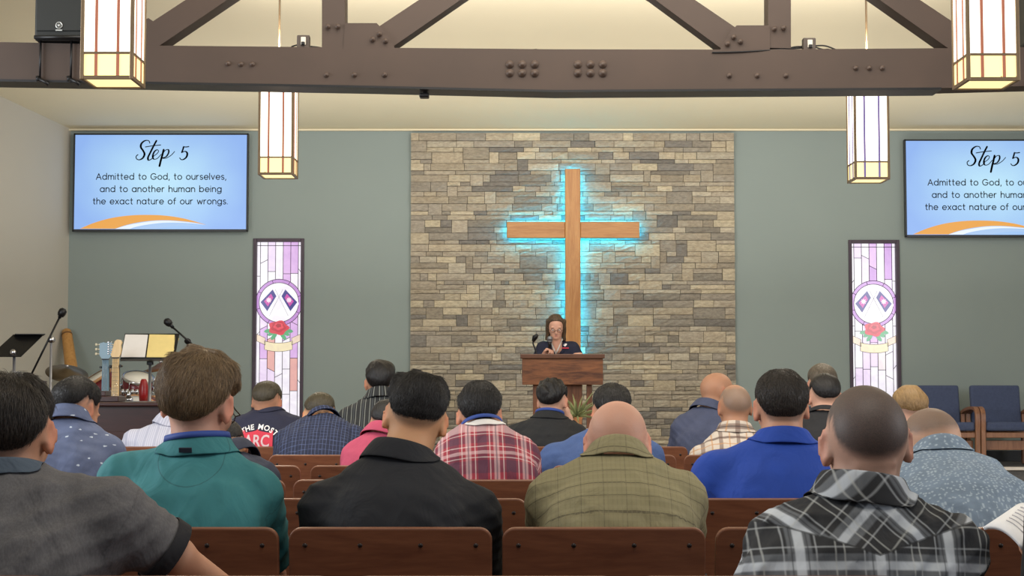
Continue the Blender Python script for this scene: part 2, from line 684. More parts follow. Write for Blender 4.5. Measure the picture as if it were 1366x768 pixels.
    # outer protective glazing behind gives the pane its back
    lead.build('came', m_lead, root)
    MB().box((0, 0.075, h / 2), (iw, 0.012, ih)).build('outer_glazing', m_winframe, root)
    return root


stained_window(1, WIN[0], 3)
stained_window(2, WIN[1], 11)

# ------------------------------------------------------------------ cross with light strips behind it
m_oak = wood('honey_oak', S(160, 104, 48), S(186, 134, 74), axis=2, scale=5, rough=0.4)
m_oak_h = wood('honey_oak_horizontal', S(160, 104, 48), S(186, 134, 74), axis=0, scale=5, rough=0.4)
m_led = emit('cyan_light_strip', (0.0, 0.46, 0.80), 38.0)


def build_cross():
    Yf = Y_WALL - 0.20
    X = lambda p: (p - 683) * Yf / F_PX
    Z = lambda p: at(683, p, Yf).z
    cx = X(764.5)
    zb = Z(484)
    root = empty('wall_cross', (cx, Yf, zb))
    tag(root, 'large honey oak cross backlit in cyan on the stone wall', 'cross')
    hw, zt_ = (X(775) - X(754.5)) / 2, Z(225) - zb
    MB().box((0, 0.04, zt_ / 2), (2 * hw, 0.08, zt_), bevel=0.006).build('upright', m_oak, root)
    zc0, zh = (Z(295.5) + Z(317)) / 2 - zb, (Z(295.5) - Z(317))
    xl, xr = X(676) - cx, X(854) - cx
    for a, b_ in ((xl, -hw), (hw, xr)):
        MB().box(((a + b_) / 2, 0.042, zc0), (b_ - a, 0.06, zh), bevel=0.006).build('arm', m_oak_h, root)
    # stand-off spacers and light strips fixed behind the cross
    led = MB()
    e = 0.018
    yy = 0.088
    pts = [(-hw + e, zt_ - e, -hw + e, zc0 + zh / 2), (hw - e, zt_ - e, hw - e, zc0 + zh / 2), (-hw + e, zc0 - zh / 2, -hw + e, 0.02), (hw - e, zc0 - zh / 2, hw - e, 0.02),
           (-hw + e, zt_ - e, hw - e, zt_ - e),
           (xl + e, zc0 + zh / 2 - e, -hw, zc0 + zh / 2 - e), (hw, zc0 + zh / 2 - e, xr - e, zc0 + zh / 2 - e),
           (xl + e, zc0 - zh / 2 + e, -hw, zc0 - zh / 2 + e), (hw, zc0 - zh / 2 + e, xr - e, zc0 - zh / 2 + e),
           (xl + e, zc0 + zh / 2 - e, xl + e, zc0 - zh / 2 + e), (xr - e, zc0 + zh / 2 - e, xr - e, zc0 - zh / 2 + e)]
    for a, b_, c, d in pts:
        led.box(((a + c) / 2, yy, (b_ + d) / 2), (max(abs(a - c), 0.02), 0.012, max(abs(b_ - d), 0.02)))
    led.build('light_strip', m_led, root)
    for z in (0.25, zc0, zt_ - 0.2):
        MB().box((0, 0.11, z), (0.05, 0.06, 0.05)).build('spacer', plain('black_bracket', S(30, 30, 30), 0.6), root)


build_cross()

# ------------------------------------------------------------------ television screens
m_tvframe = plain('black_tv_plastic', S(16, 17, 20), 0.35, var=0.05)
m_text = plain('slide_text_ink', S(10, 12, 26), 0.6, var=0.0)


def slide_mat():
    b = NB('slide_background')
    a = b.objco()
    sep = b.n('ShaderNodeSeparateXYZ')
    b.set(sep.inputs[0], a)
    x, z = sep.outputs[0], sep.outputs[2]
    r = b.math('SQRT', b.math('ADD', b.math('POWER', b.math('MULTIPLY', b.math('ABSOLUTE', x), 1.05), 2.0), b.math('POWER', b.math('MULTIPLY', b.math('ABSOLUTE', z), 1.5), 2.0)))
    n = b.noise(a, 1.6, 2)
    f = b.ramp(b.math('ADD', r, b.math('MULTIPLY', n, 0.5)), 0.35, 1.25)
    c = b.mix(f, S(184, 226, 248), S(140, 178, 238))
    return b.out((0.01, 0.01, 0.01), 0.3, None, Emission_Color=c, Emission_Strength=1.0)


m_slide = slide_mat()
m_sw_o = emit('slide_orange', S(232, 162, 68), 1.0)
m_sw_w = emit('slide_white', S(232, 242, 252), 1.0)
m_sw_b = emit('slide_pale_blue', S(168, 200, 240), 1.0)


def arc(cx, cy, r, a0, a1, n=14, ry=None):
    ry = ry or r
    return [(cx + r * math.cos(RAD(a0 + (a1 - a0) * i / n)), cy + ry * math.sin(RAD(a0 + (a1 - a0) * i / n))) for i in range(n + 1)]


def glyph(c):
    """strokes of a round geometric sans; x-height 0.70, cap height 1.0; returns (strokes, advance)"""
    r = 0.33
    o = arc(r, .35, r, 0, 360, 24, .35)
    if c == 'o': return [o], .66
    if c == 'a': return [o, [(.66, .70), (.66, 0)]], .70
    if c == 'd': return [o, [(.66, 1.06), (.66, 0)]], .70
    if c == 'b': return [o, [(0, 1.06), (0, 0)]], .68
    if c == 'g': return [o, [(.66, .70), (.66, .02)] + arc(.33, .0, .33, 0, -150, 12, .30)], .70
    if c == 'c': return [arc(r, .35, r, 45, 315, 20, .35)], .58
    if c == 'e': return [[(0, .35), (.66, .35)] + arc(r, .35, r, 0, 318, 20, .35)], .66
    if c == 'n': return [[(0, .70), (0, 0)], [(0, .40)] + arc(.27, .40, .27, 180, 0, 12, .30) + [(.54, 0)]], .56
    if c == 'h': return [[(0, 1.06), (0, 0)], [(0, .40)] + arc(.27, .40, .27, 180, 0, 12, .30) + [(.54, 0)]], .56
    if c == 'm': return [[(0, .70), (0, 0)], [(0, .42)] + arc(.23, .42, .23, 180, 0, 10, .28) + [(.46, 0)], [(.46, .42)] + arc(.69, .42, .23, 180, 0, 10, .28) + [(.92, 0)]], .94
    if c == 'u': return [[(0, .70), (0, .30)] + arc(.27, .30, .27, 180, 360, 12, .30) + [(.54, .70)], [(.54, .3), (.54, 0)]], .56
    if c == 'r': return [[(0, .70), (0, 0)], [(0, .38)] + arc(.28, .38, .28, 180, 80, 8, .32)], .34
    if c == 't': return [[(.14, .98), (.14, .16)] + arc(.28, .16, .14, 180, 280, 6, .16), [(0, .68), (.34, .68)]], .36
    if c == 'i': return [[(0, .70), (0, 0)], [(0, .97), (0, .99)]], .04
    if c == 'l': return [[(0, 1.06), (0, 0)]], .04
    if c == 'f': return [[(.14, 0), (.14, .82)] + arc(.30, .82, .16, 180, 70, 6, .22), [(0, .66), (.36, .66)]], .36
    if c == 's': return [arc(.22, .525, .20, 40, 270, 12, .175) + arc(.22, .175, .22, 90, -150, 12, .175)], .44
    if c == 'v': return [[(0, .70), (.27, 0), (.54, .70)]], .54
    if c == 'w': return [[(0, .70), (.22, 0), (.44, .62), (.66, 0), (.88, .70)]], .88
    if c == 'x': return [[(0, .70), (.5, 0)], [(.5, .70), (0, 0)]], .5
    if c == 'A': return [[(0, 0), (.40, 1.0), (.80, 0)], [(.14, .34), (.66, .34)]], .80
    if c == 'G': return [arc(.46, .5, .46, 42, 330, 22, .5) + [(.92, .44), (.52, .44)]], .92
    if c == ',': return [[(.06, .04), (0, -.18)]], .08
    if c == '.': return [[(0, .02), (0, .04)]], .04
    return [], .30


def ribbon(V, Fc, pts, wid, M, y):
    """flat stroke with round joints, in the plane y; M maps (x,z)"""
    ws = wid if isinstance(wid, list) else [wid] * len(pts)
    P = [M(*p) for p in pts]
    for (p, q, wa, wb) in zip(P[:-1], P[1:], ws[:-1], ws[1:]):
        d = Vector((q[0] - p[0], q[1] - p[1]))
        if d.length < 1e-9:
            continue
        n = Vector((-d.y, d.x)).normalized()
        i = len(V)
        V += [(p[0] - n.x * wa, y, p[1] - n.y * wa), (q[0] - n.x * wb, y, q[1] - n.y * wb), (q[0] + n.x * wb, y, q[1] + n.y * wb), (p[0] + n.x * wa, y, p[1] + n.y * wa)]
        Fc.append((i, i + 1, i + 2, i + 3))
    for p, w_ in zip(P, ws):
        i = len(V)
        V += [(p[0] + w_ * math.cos(k * math.pi / 4), y, p[1] + w_ * math.sin(k * math.pi / 4)) for k in range(8)]
        Fc.append(tuple(range(i, i + 8)))


def smooth_curve(pts, n=6):
    out = []
    P = [np.array(p, float) for p in pts]
    for i in range(len(P) - 1):
        p0, p1, p2, p3 = P[max(i - 1, 0)], P[i], P[i + 1], P[min(i + 2, len(P) - 1)]
        for k in range(n):
            t = k / n
            out.append(tuple(0.5 * (2 * p1 + (p2 - p0) * t + (2 * p0 - 5 * p1 + 4 * p2 - p3) * t * t + (3 * p1 - p0 - 3 * p2 + p3) * t ** 3)))
    out.append(tuple(P[-1]))
    return out


def television(px0, px1, py0, py1, label):
    Yf = Y_WALL - 0.11
    X = lambda p: (p - 683) * Yf / F_PX
    Z = lambda p: at(683, p, Yf).z
    cx, cz0 = (X(px0) + X(px1)) / 2, (Z(py0) + Z(py1)) / 2
    w, h = X(px1) - X(px0), Z(py0) - Z(py1)
    root = empty('television', (cx, Yf, cz0))
    tag(root, label, 'television', 'wall televisions')
    fr = MB().box((0, 0.045, 0), (w, 0.05, h), bevel=0.006)
    fr.box((0, 0.075, 0.0), (w * 0.6, 0.06, h * 0.6))
    fr.build('housing', m_tvframe, root)
    bz = 0.016
    sw, sh = w - 2 * bz, h - 2 * bz - 0.008
    sc = new_obj('screen', [(-sw / 2, 0.0185, -sh / 2 + 0.004), (sw / 2, 0.0185, -sh / 2 + 0.004), (sw / 2, 0.0185, sh / 2 + 0.004), (-sw / 2, 0.0185, sh / 2 + 0.004)], [(0, 1, 2, 3)], m_slide, root)
    bzl = MB()
    for (c, s) in (((0, 0.016, h / 2 - bz / 2), (w, 0.012, bz)), ((0, 0.016, -h / 2 + bz / 2), (w, 0.012, bz + 0.004)), ((-w / 2 + bz / 2, 0.016, 0), (bz, 0.012, h)), ((w / 2 - bz / 2, 0.016, 0), (bz, 0.012, h))):
        bzl.box(c, s, bevel=0.002)
    bzl.build('bezel', m_tvframe, root)
    # slide coordinates digitised in a 1170 x 647 box
    Mx = lambda x, y: ((x - 40) / 1170 * sw - sw / 2, sh / 2 + 0.004 - (y - 48) / 647 * sh)
    u = sw / 1170
    V, Fc = [], []
    up = lambda pts: smooth_curve(pts)
    o_top = smooth_curve([(80, 692), (180, 650), (300, 617), (430, 600), (550, 597), (660, 602), (770, 618), (860, 641), (940, 665)])
    o_bot = smooth_curve([(940, 665), (860, 650), (770, 640), (680, 634), (580, 636), (480, 648), (390, 668), (320, 692)])
    wt = smooth_curve([(320, 693), (400, 668), (490, 651), (580, 639), (680, 637), (770, 643), (860, 653), (935, 667)])
    wb = smooth_curve([(935, 667), (840, 655), (740, 650), (640, 652), (540, 664), (460, 680), (420, 693)])
    bt = smooth_curve([(425, 693), (540, 667), (640, 655), (740, 654), (830, 664), (900, 676)])
    bb = smooth_curve([(900, 676), (800, 672), (700, 676), (600, 693)])
    for nm, ptl, mt, y in (('slide_swoosh', o_top + o_bot, m_sw_o, 0.0175), ('slide_swoosh', wt + wb, m_sw_w, 0.0172), ('slide_swoosh', bt + bb, m_sw_b, 0.0174)):
        o = new_obj(nm, [(Mx(*p)[0], y, Mx(*p)[1]) for p in ptl], [tuple(range(len(ptl)))], mt, sc)
        if o.data.polygons[0].normal.y > 0:
            o.data.polygons[0].flip()
    # script heading
    def st(pts, w0, w1):
        c = smooth_curve(pts, 7)
        n = len(c)
        ws = []
        for i in range(n):
            a, b_ = c[max(i - 1, 0)], c[min(i + 1, n - 1)]
            dx, dy = b_[0] - a[0], b_[1] - a[1]
            L = math.hypot(dx, dy) + 1e-6
            ws.append((w0 + (w1 - w0) * max(0.0, dy / L) ** 1.2) * u)
        ribbon(V, Fc, c, ws, Mx, 0.0170)
    st([(548, 104), (540, 88), (516, 87), (492, 106), (487, 132), (502, 155), (513, 180), (502, 206), (479, 219), (460, 213), (456, 196), (468, 184)], 3.2, 7)
    st([(593, 88), (575, 122), (553, 168), (537, 203), (541, 222), (560, 214), (576, 196)], 3, 6.5)
    st([(518, 131), (560, 124), (622, 117)], 3, 3)
    st([(572, 193), (592, 182), (608, 162), (599, 150), (580, 163), (569, 192), (576, 214), (600, 210), (626, 182)], 2.6, 6)
    st([(643, 150), (634, 188), (624, 226), (616, 262)], 3, 7)
    st([(630, 192), (652, 156), (674, 149), (677, 170), (662, 196), (640, 207), (662, 207), (694, 188), (718, 162)], 2.6, 5.5)
    st([(814, 128), (796, 131), (777, 130)], 3.4, 4)
    st([(779, 130), (774, 148), (767, 168)], 3.5, 5.5)
    st([(768, 168), (790, 161), (804, 174), (800, 198), (782, 215), (764, 218), (753, 206)], 3.2, 6.5)
    for txt, xa, xb, base, cap in (('Admitted to God, to ourselves,', 187, 1070, 354, 40), ('and to another human being', 215, 1040, 439, 40), ('the exact nature of our wrongs.', 168, 1082, 523, 40)):
        gap = 0.24
        adv = sum(glyph(c)[1] + gap for c in txt) - gap
        sx = (xb - xa) / adv
        x = 0.0
        for c in txt:
            strokes, a_ = glyph(c)
            for s_ in strokes:
                ribbon(V, Fc, [(xa + (x + p[0]) * sx, base - p[1] * cap) for p in s_], 2.9 * u, Mx, 0.0170)
            x += a_ + gap
    t_ = new_obj('slide_text', V, Fc, m_text, sc)
    for p in t_.data.polygons:
        if p.normal.y > 0:
            p.flip()
    return root


television(93.5, 328.5, 177.5, 308.5, 'wall television showing the whole slide, above the left stained glass window')
television(1210.5, 1446, 185.5, 316, 'wall television above the blue chairs, cut off by the right edge')

# ------------------------------------------------------------------ roof truss
m_truss = plain('dark_brown_painted_timber', S(64, 48, 38), 0.6, var=0.10, scale=3)
m_bolt = plain('dark_bolt_steel', S(74, 58, 48), 0.5)
m_blackmetal = plain('black_metal', S(24, 24, 26), 0.4, metal=0.3, var=0.05)
m_chrome = plain('chrome', S(200, 200, 204), 0.2, metal=1.0, var=0.03)
YT = 8.0


def build_truss():
    A = lambda px, py: at(px, py, YT)
    org = A(741, 95)
    root = empty('roof_truss', org)
    tag(root, 'dark brown timber roof truss with bolted beam spanning the hall', 'truss')
    L = lambda px, py: A(px, py) - org
    D = 0.16
    # bottom chord, slightly cambered
    top = [(-330, 55), (-90, 58.5), (60, 61.5), (205, 65), (460, 67.5), (741, 70), (1000, 70.5), (1260, 68.5), (1420, 66), (1600, 62), (1800, 58)]
    bot = [(1800, 108), (1600, 112), (1420, 117), (1260, 121), (1000, 124.5), (741, 124.5), (460, 118), (205, 113), (60, 110.5), (-90, 108.5), (-330, 104)]
    out = [(L(*p).x, L(*p).z) for p in top + bot]
    MB().prism(out, D, Matrix.Translation((0, -D / 2, 0))).build('bottom_chord', m_truss, root)
    # steel edge strip under the chord
    s = MB()
    for (p, q) in (((480, 119.5), (741, 125.5)), ((741, 125.5), (1250, 122.2)), ((-90, 109.5), (480, 119.5))):
        a, b_ = L(*p), L(*q)
        s.prism([(a.x, a.z + 0.006), (b_.x, b_.z + 0.006), (b_.x, b_.z - 0.006), (a.x, a.z - 0.006)], D * 1.08, Matrix.Translation((0, -D * 0.54, 0)))
    s.build('edge_strip', m_blackmetal, root)

    def member(name, pts, d=0.13):
        MB().prism([(L(*p).x, L(*p).z) for p in pts], d, Matrix.Translation((0, -d / 2, 0))).build(name, m_truss, root)
    ap = (741, -215)
    member('top_chord', [(208, 32), (257, 0), (741, -320), (741, -283), (312, 0), (223, 60), (214, 66), (196, 66), (196, 30), (202, 28)])
    member('top_chord', [(1285, 34), (1285, 69), (1262, 69), (1164, 0), (741, -283), (741, -320), (1217, 0), (1268, 34), (1274, 30)])
    for (a, b_) in ((431.5, 462), (1022, 1052)):
        yt = -92 if a < 741 else -82
        member('post', [(a, yt), (b_, yt - 6), (b_, 68), (a, 67.5)], 0.135)
    member('web', [(508, 38), (565, 0), (741, -118), (741, -81), (620, 0), (523, 67), (502, 67)], 0.12)
    member('web', [(978, 39.5), (985, 70), (963, 70), (868, 0), (741, -81), (741, -118), (920, 0)], 0.12)
    member('king_post', [(724, -90), (758, -90), (758, -300), (724, -300)], 0.135)
    member('gusset_plate', [(462, 35), (504, 35), (513, 44), (524, 58), (528, 68), (460, 68)], 0.145)
    member('gusset_plate', [(980, 38), (1024, 38), (1024, 70), (958, 70), (964, 60), (972, 46)], 0.145)
    bolts = [(438, 104), (475, 104), (515, 104), (440, 40), (453, 40), (499, 57), (508, 50), (516, 59), (308, 89), (325, 90), (340, 90),
             (970, 105), (1007, 105), (1045, 105), (1030, 43), (1042, 42), (985, 60), (976, 54), (1137, 95), (1155, 95), (1172, 95), (968, 63)]
    bolts += [(680 + 16.5 * i, 90 + 11.5 * j) for i in range(3) for j in range(2)]
    bolts += [(770 + 16.5 * i, 90 + 11.5 * j) for i in range(3) for j in range(2)]
    for i, (x, y) in enumerate(bolts):
        p = L(x, y)
        big = 672 < x < 812
        m = MB()
        r = 0.021 if big else 0.013
        m.lathe([(0, 0.016), (r * 0.55, 0.016), (r * 0.62, 0.006), (r, 0.006), (r, -0.004)], (p.x, -D / 2 - 0.002, p.z), 10, R3('X', RAD(90)))
        m.build('bolt', m_bolt, root)
    # loose wire on top of the beam
    MB().tube([L(688, 70), L(700, 68.5) + Vector((0, -.02, 0)), L(715, 67) + Vector((0, -.02, 0)), L(728, 68.5), L(738, 70)], 0.0035, 6).build('wire', m_blackmetal, root)


build_truss()

m_boxmetal = plain('brown_outlet_box', S(74, 62, 54), 0.5)
m_socket = plain('white_socket', S(214, 206, 190), 0.5)


def outlet(px, py, left, label, cable):
    p = at(px, py, YT)
    root = empty('outlet_box', p)
    tag(root, label, 'outlet box')
    MB().box((0, 0, 0.037), (0.066, 0.05, 0.074), bevel=0.005).build('housing', m_boxmetal, root)
    MB().box((0.002, -0.027, 0.042), (0.026, 0.008, 0.042), bevel=0.003).build('socket', m_socket, root)
    MB().box((0.002, -0.038, 0.026), (0.018, 0.016, 0.018), bevel=0.003).build('plug', m_blackmetal, root)
    for c in cable:
        MB().tube(smooth_curve([tuple(at(x, y, YT - dd) - p) for x, y, dd in c], 5), 0.004, 6).build('cable', m_blackmetal, root)


outlet(405, 66.5, True, 'small outlet box on the beam beside the left truss post', [[(396, 60, .02), (390, 62, .02), (386, 66, .01), (383, 67, .0)], [(414, 62, .02), (424, 63, .02), (434, 65, .07), (446, 67.5, .075)]])
outlet(1079, 70.2, False, 'small outlet box with plugged cables on the beam beside the right truss post', [[(1070, 62, .02), (1058, 63, .02), (1046, 67, .07), (1036, 70, .075)], [(1088, 61, .02), (1100, 61, .02), (1112, 65, .03), (1122, 70, .02)], [(1088, 63, .02), (1098, 66, .03), (1106, 66, .04), (1112, 70, .03)], [(1070, 64, .02), (1040, 66, .07), (990, 69, .085), (950, 70, .085)]])
p = at(566, 127.2, YT)
cm = empty('security_camera', p)
tag(cm, 'tiny black camera hanging under the beam near its middle', 'camera')
MB().box((0, 0, -0.002), (0.05, 0.06, 0.024), bevel=0.006).build('housing', m_blackmetal, cm)
MB().box((0.004, 0.0, 0.014), (0.02, 0.03, 0.012), bevel=0.002).build('bracket', m_blackmetal, cm)
MB().lathe([(0, -0.008), (0.007, -0.008), (0.008, 0)], (0.008, -0.032, -0.002), 12, R3('X', RAD(90))).build('lens', m_chrome, cm)


# loudspeakers standing on the beam
def loudspeaker(px, pyb, label):
    p = at(px, pyb, YT)
    root = empty('loudspeaker', p)
    tag(root, label, 'loudspeaker', 'loudspeakers on the beam')
    w, h, d = 0.265, 0.46, 0.27
    m_cab = plain('black_speaker_cabinet', S(20, 22, 20), 0.6, var=0.06, scale=30, bump=0.15)
    MB().box((0, 0.02, h / 2 + 0.012), (w, d, h), bevel=0.014).build('cabinet', m_cab, root)
    b = NB('speaker_grille')
    ch = b.n('ShaderNodeTexChecker')
    b.set(ch.inputs['Vector'], b.objco())
    ch.inputs['Scale'].default_value = 260
    ch.inputs['Color1'].default_value = (*S(12, 14, 12), 1)
    ch.inputs['Color2'].default_value = (*S(28, 31, 28), 1)
    gm = b.out(ch.outputs['Color'], 0.5)
    MB().box((0, -d / 2 + 0.016, h / 2 + 0.022), (w - 0.022, 0.012, h - 0.05), bevel=0.004).build('grille', gm, root)
    lg = MB()
    y = -d / 2 + 0.006
    z0 = 0.075
    lg.tube([(0.016 * math.cos(a), y, z0 + 0.016 * math.sin(a)) for a in [i * math.pi / 16 for i in range(33)]], 0.0026, 6)
    for k in range(3):                 # three crossed forks inside the ring
        a = math.pi / 2 + k * math.pi / 3
        dx_, dz_ = math.cos(a), math.sin(a)
        lg.tube([(-0.011 * dx_, y, z0 - 0.011 * dz_), (0.011 * dx_, y, z0 + 0.011 * dz_)], 0.0019, 6)
    lg.box((0, y, z0 - 0.026), (0.034, 0.003, 0.006))
    lg.build('logo', plain('silver_logo', S(196, 198, 196), 0.35, metal=0.6), root)
    MB().tube([(-w / 2 + 0.01, -d / 2 - 0.005, 0.010), (w / 2 - 0.01, -d / 2 - 0.005, 0.010)], 0.011, 8).box((0, -0.02, 0.004), (w - 0.02, d - 0.06, 0.012)).build('base_bracket', m_blackmetal, root)
    for xx in (-w / 2 + 0.03, w / 2 - 0.075):
        cl = MB()
        cl.tube([(xx, -0.1, 0.02), (xx, -0.1, -0.2)], 0.006, 8)
        cl.box((xx, -0.1, 0.012), (0.022, 0.02, 0.024), bevel=0.003)
        cl.tube([(xx - 0.012, -0.105, -0.196), (xx + 0.03, -0.11, -0.216), (xx + 0.05, -0.11, -0.232)], 0.009, 8)
        cl.tube([(xx - 0.012, -0.105, -0.186), (xx - 0.006, -0.105, -0.212)], 0.01, 8)
        cl.build('clamp', m_blackmetal, root)


loudspeaker(88, 60, 'black loudspeaker standing on the beam beside the near left lantern')
loudspeaker(1395, 67, 'black loudspeaker on the beam behind the near right lantern, at the photo edge')

# ------------------------------------------------------------------ lantern pendants
m_brass = plain('aged_bronze_frame', S(128, 108, 84), 0.4, metal=0.5, var=0.08)
m_lw = emit('lantern_white_glass', S(255, 246, 226), 2.6, (0.5, 0.5, 0.45))
m_la = emit('lantern_amber_glass', S(250, 232, 168), 1.2, (0.5, 0.4, 0.2))
m_lr = emit('lantern_red_brown_glass', S(150, 84, 60), 0.9, (0.2, 0.08, 0.05))
m_lb = emit('lantern_violet_glass', S(112, 90, 140), 0.9, (0.08, 0.08, 0.2))


def lantern(px, pyb, Y, strip, label, rz=0.0):
    p = at(px, pyb, Y)
    root = empty('pendant_lantern', p, rz)
    tag(root, label, 'pendant lamp', 'pendant lanterns')
    w, h = 0.23, 0.76
    hw = w / 2
    t = 0.016
    f = MB()
    for sx in (-1, 1):
        for sy in (-1, 1):
            f.box((sx * (hw - t / 2), sy * (hw - t / 2), h / 2), (t, t, h), bevel=0.002)
    for z in (t / 2, 0.115, h - 0.115, h - t / 2):
        tt = t if z in (t / 2, h - t / 2) else 0.010
        for s in (-1, 1):
            f.box((0, s * (hw - t / 2), z), (w - 2 * t, t * 0.8, tt), bevel=0.001)
            f.box((s * (hw - t / 2), 0, z), (t * 0.8, w - 2 * t, tt), bevel=0.001)
    f.build('frame', m_brass, root)
    # glass panels on four sides, each with white centre, amber bands and coloured strips
    for k in range(4):
        rot = Matrix.Rotation(k * math.pi / 2, 4, 'Z')
        g = MB()
        y = -hw + t * 0.55
        iw = w / 2 - t
        st = 0.052
        g.box((0, y, h / 2), (2 * iw, 0.004, h - 0.24), mi=0)
        for z in (0.065, h - 0.065):
            g.box((0, y, z), (2 * iw, 0.004, 0.088), mi=1)
        for s in (-1, 1):
            g.box((s * (iw - st), y - 0.003, h / 2), (0.013, 0.006, h - 0.03), mi=2)
        bmesh.ops.transform(g.bm, matrix=rot, verts=g.bm.verts)
        g.build('glass_panel', [m_lw, m_la, strip], root)
    MB().box((0, 0, 0.008), (w - 2 * t, w - 2 * t, 0.004)).build('bottom_diffuser', m_la, root)
    MB().box((0, 0, h - 0.004), (w, w, 0.012), bevel=0.003).lathe([(0.0, 0.05), (0.03, 0.05), (0.05, 0.0)], (0, 0, h), 16).build('cap', m_brass, root)
    top = cz(Y) - p.z
    MB().tube([(0, 0, h + 0.03), (0, 0, top)], 0.007, 8).build('rod', m_brass, root)
    MB().lathe([(0, -0.03), (0.05, -0.025), (0.055, 0.0)], (0, 0, top), 20).build('ceiling_rose', m_brass, root)
    # lamp in the open top throws light up to the ceiling, one below throws it down
    for nm, zz, up, e_ in (('lantern_uplight', h + 0.055, 1, 6), ('lantern_downlight', -0.01, 0, 14)):
        l = bpy.data.lights.new(nm, 'AREA')
        l.shape = 'SQUARE'
        l.size = 0.19
        l.energy = e_
        l.color = (1.0, 0.9, 0.72)
        lo = bpy.data.objects.new(nm, l)
        COL.objects.link(lo)
        lo.parent = root
        lo.location = (0, 0, zz)
        lo.rotation_euler = (math.pi if up else 0, 0, 0)
    return root


lantern(151, 112, 6.7, m_lr, 'glowing lantern overlapping the loudspeaker, nearest on the left')
lantern(371, 236, 10.0, m_lr, 'glowing lantern hanging left of the stone wall, beside the left television')
lantern(1315, 114, 6.7, m_lr, 'glowing lantern at upper right corner, nearest on the right')
lantern(1158.5, 242, 10.0, m_lb, 'glowing lantern right of the stone wall, beside the right television')
# ------------------------------------------------------------------ auditorium seats
m_seat = wood('brown_plywood_seat', S(98, 58, 40), S(124, 78, 54), axis=0, scale=5, rough=0.38, stretch=9)
m_seat_edge = plain('dark_seat_edge', S(66, 52, 46), 0.35, var=0.06)
m_iron = plain('dark_brown_iron', S(52, 42, 38), 0.5)
ROWD = {'A': 2.90, 'B': 3.85, 'C': 4.78, 'D': 5.66, 'E': 6.58, 'F': 7.50, 'G': 8.42}
PITCH_X = 0.53
ROWX = {'A': -0.05, 'B': -0.302, 'C': -0.20, 'D': -0.25, 'E': -0.085, 'F': -0.25, 'G': -0.46}
ZT = 0.83


def make_seat():
    """origin on the floor below the top edge of the backrest; faces +y (the stage)"""
    root = empty('auditorium_seat')
    w, hgt, th, r = 0.505, 0.40, 0.018, 0.032
    pts = [(-w / 2, -hgt), (w / 2, -hgt)] + [(w / 2 - r + r * math.cos(a), -r + r * math.sin(a)) for a in [i * math.pi / 12 for i in range(7)]] + [(-w / 2 + r - r * math.sin(a), -r + r * math.cos(a)) for a in [i * math.pi / 12 for i in range(7)]]
    tilt = RAD(9)
    M = Matrix.Translation((0, 0, ZT)) @ Matrix.Rotation(tilt, 4, 'X')
    mb = MB()
    mb.prism(pts, th, M)
    es = [e for e in mb.bm.edges if abs((e.verts[0].co - e.verts[1].co).length) < 1.2 and not e.is_boundary]
    lf = [e for e in es if e.calc_face_angle(0) > 1.0]
    bmesh.ops.bevel(mb.bm, geom=lf, offset=0.004, segments=2, profile=0.5, affect='EDGES')
    bk = mb.build('backrest', m_seat, root)
    for f in bk.data.polygons:
        f.use_smooth = False
    for x in (-0.212, -0.075, 0.075, 0.212):
        s = MB()
        s.lathe([(0, 0.003), (0.004, 0.002), (0.0062, -0.001)], (0, 0, 0), 10, R3('X', RAD(90)))
        o = s.build('screw', plain('dark_screw', S(38, 28, 24), 0.4, metal=0.5), bk)
        o.location = M @ Vector((x, -0.001, -0.043))
    sp = MB()
    sp.box((0, 0.33, 0.43), (0.47, 0.42, 0.03), rot=R3('X', RAD(4)), bevel=0.012)
    sp.build('seat', m_seat, root)
    for s in (-1, 1):
        lg = MB()
        x = s * 0.236
        lg.tube([(x, 0.10, 0.0), (x, 0.12, 0.25), (x, 0.10, 0.43), (x, 0.062, 0.47), (x, 0.042, 0.60)], [0.018, 0.016, 0.016, 0.014, 0.012], 8)
        lg.tube([(x, 0.45, 0.0), (x, 0.40, 0.22), (x, 0.40, 0.41)], [0.018, 0.016, 0.016], 8)
        lg.box((x, 0.28, 0.405), (0.03, 0.36, 0.025), bevel=0.004)
        lg.box((x, 0.10, 0.008), (0.05, 0.07, 0.016), bevel=0.003).box((x, 0.45, 0.008), (0.05, 0.07, 0.016), bevel=0.003)
        lg.build('leg', m_iron, root)
    return root


SEATS = []
seat0 = make_seat()


def place_seat(row, x, label):
    global seat0
    o = seat0 if not SEATS else copy_tree(SEATS[0])
    o.location = (x, ROWD[row], 0)
    tag(o, label, 'seat', 'brown plywood auditorium seats')
    SEATS.append(o)
    return o


def seat_x(row, px):
    """nearest seat column to a photo column"""
    x = (px - 683) * ROWD[row] / F_PX
    n = round((x - ROWX[row]) / PITCH_X)
    return ROWX[row] + n * PITCH_X


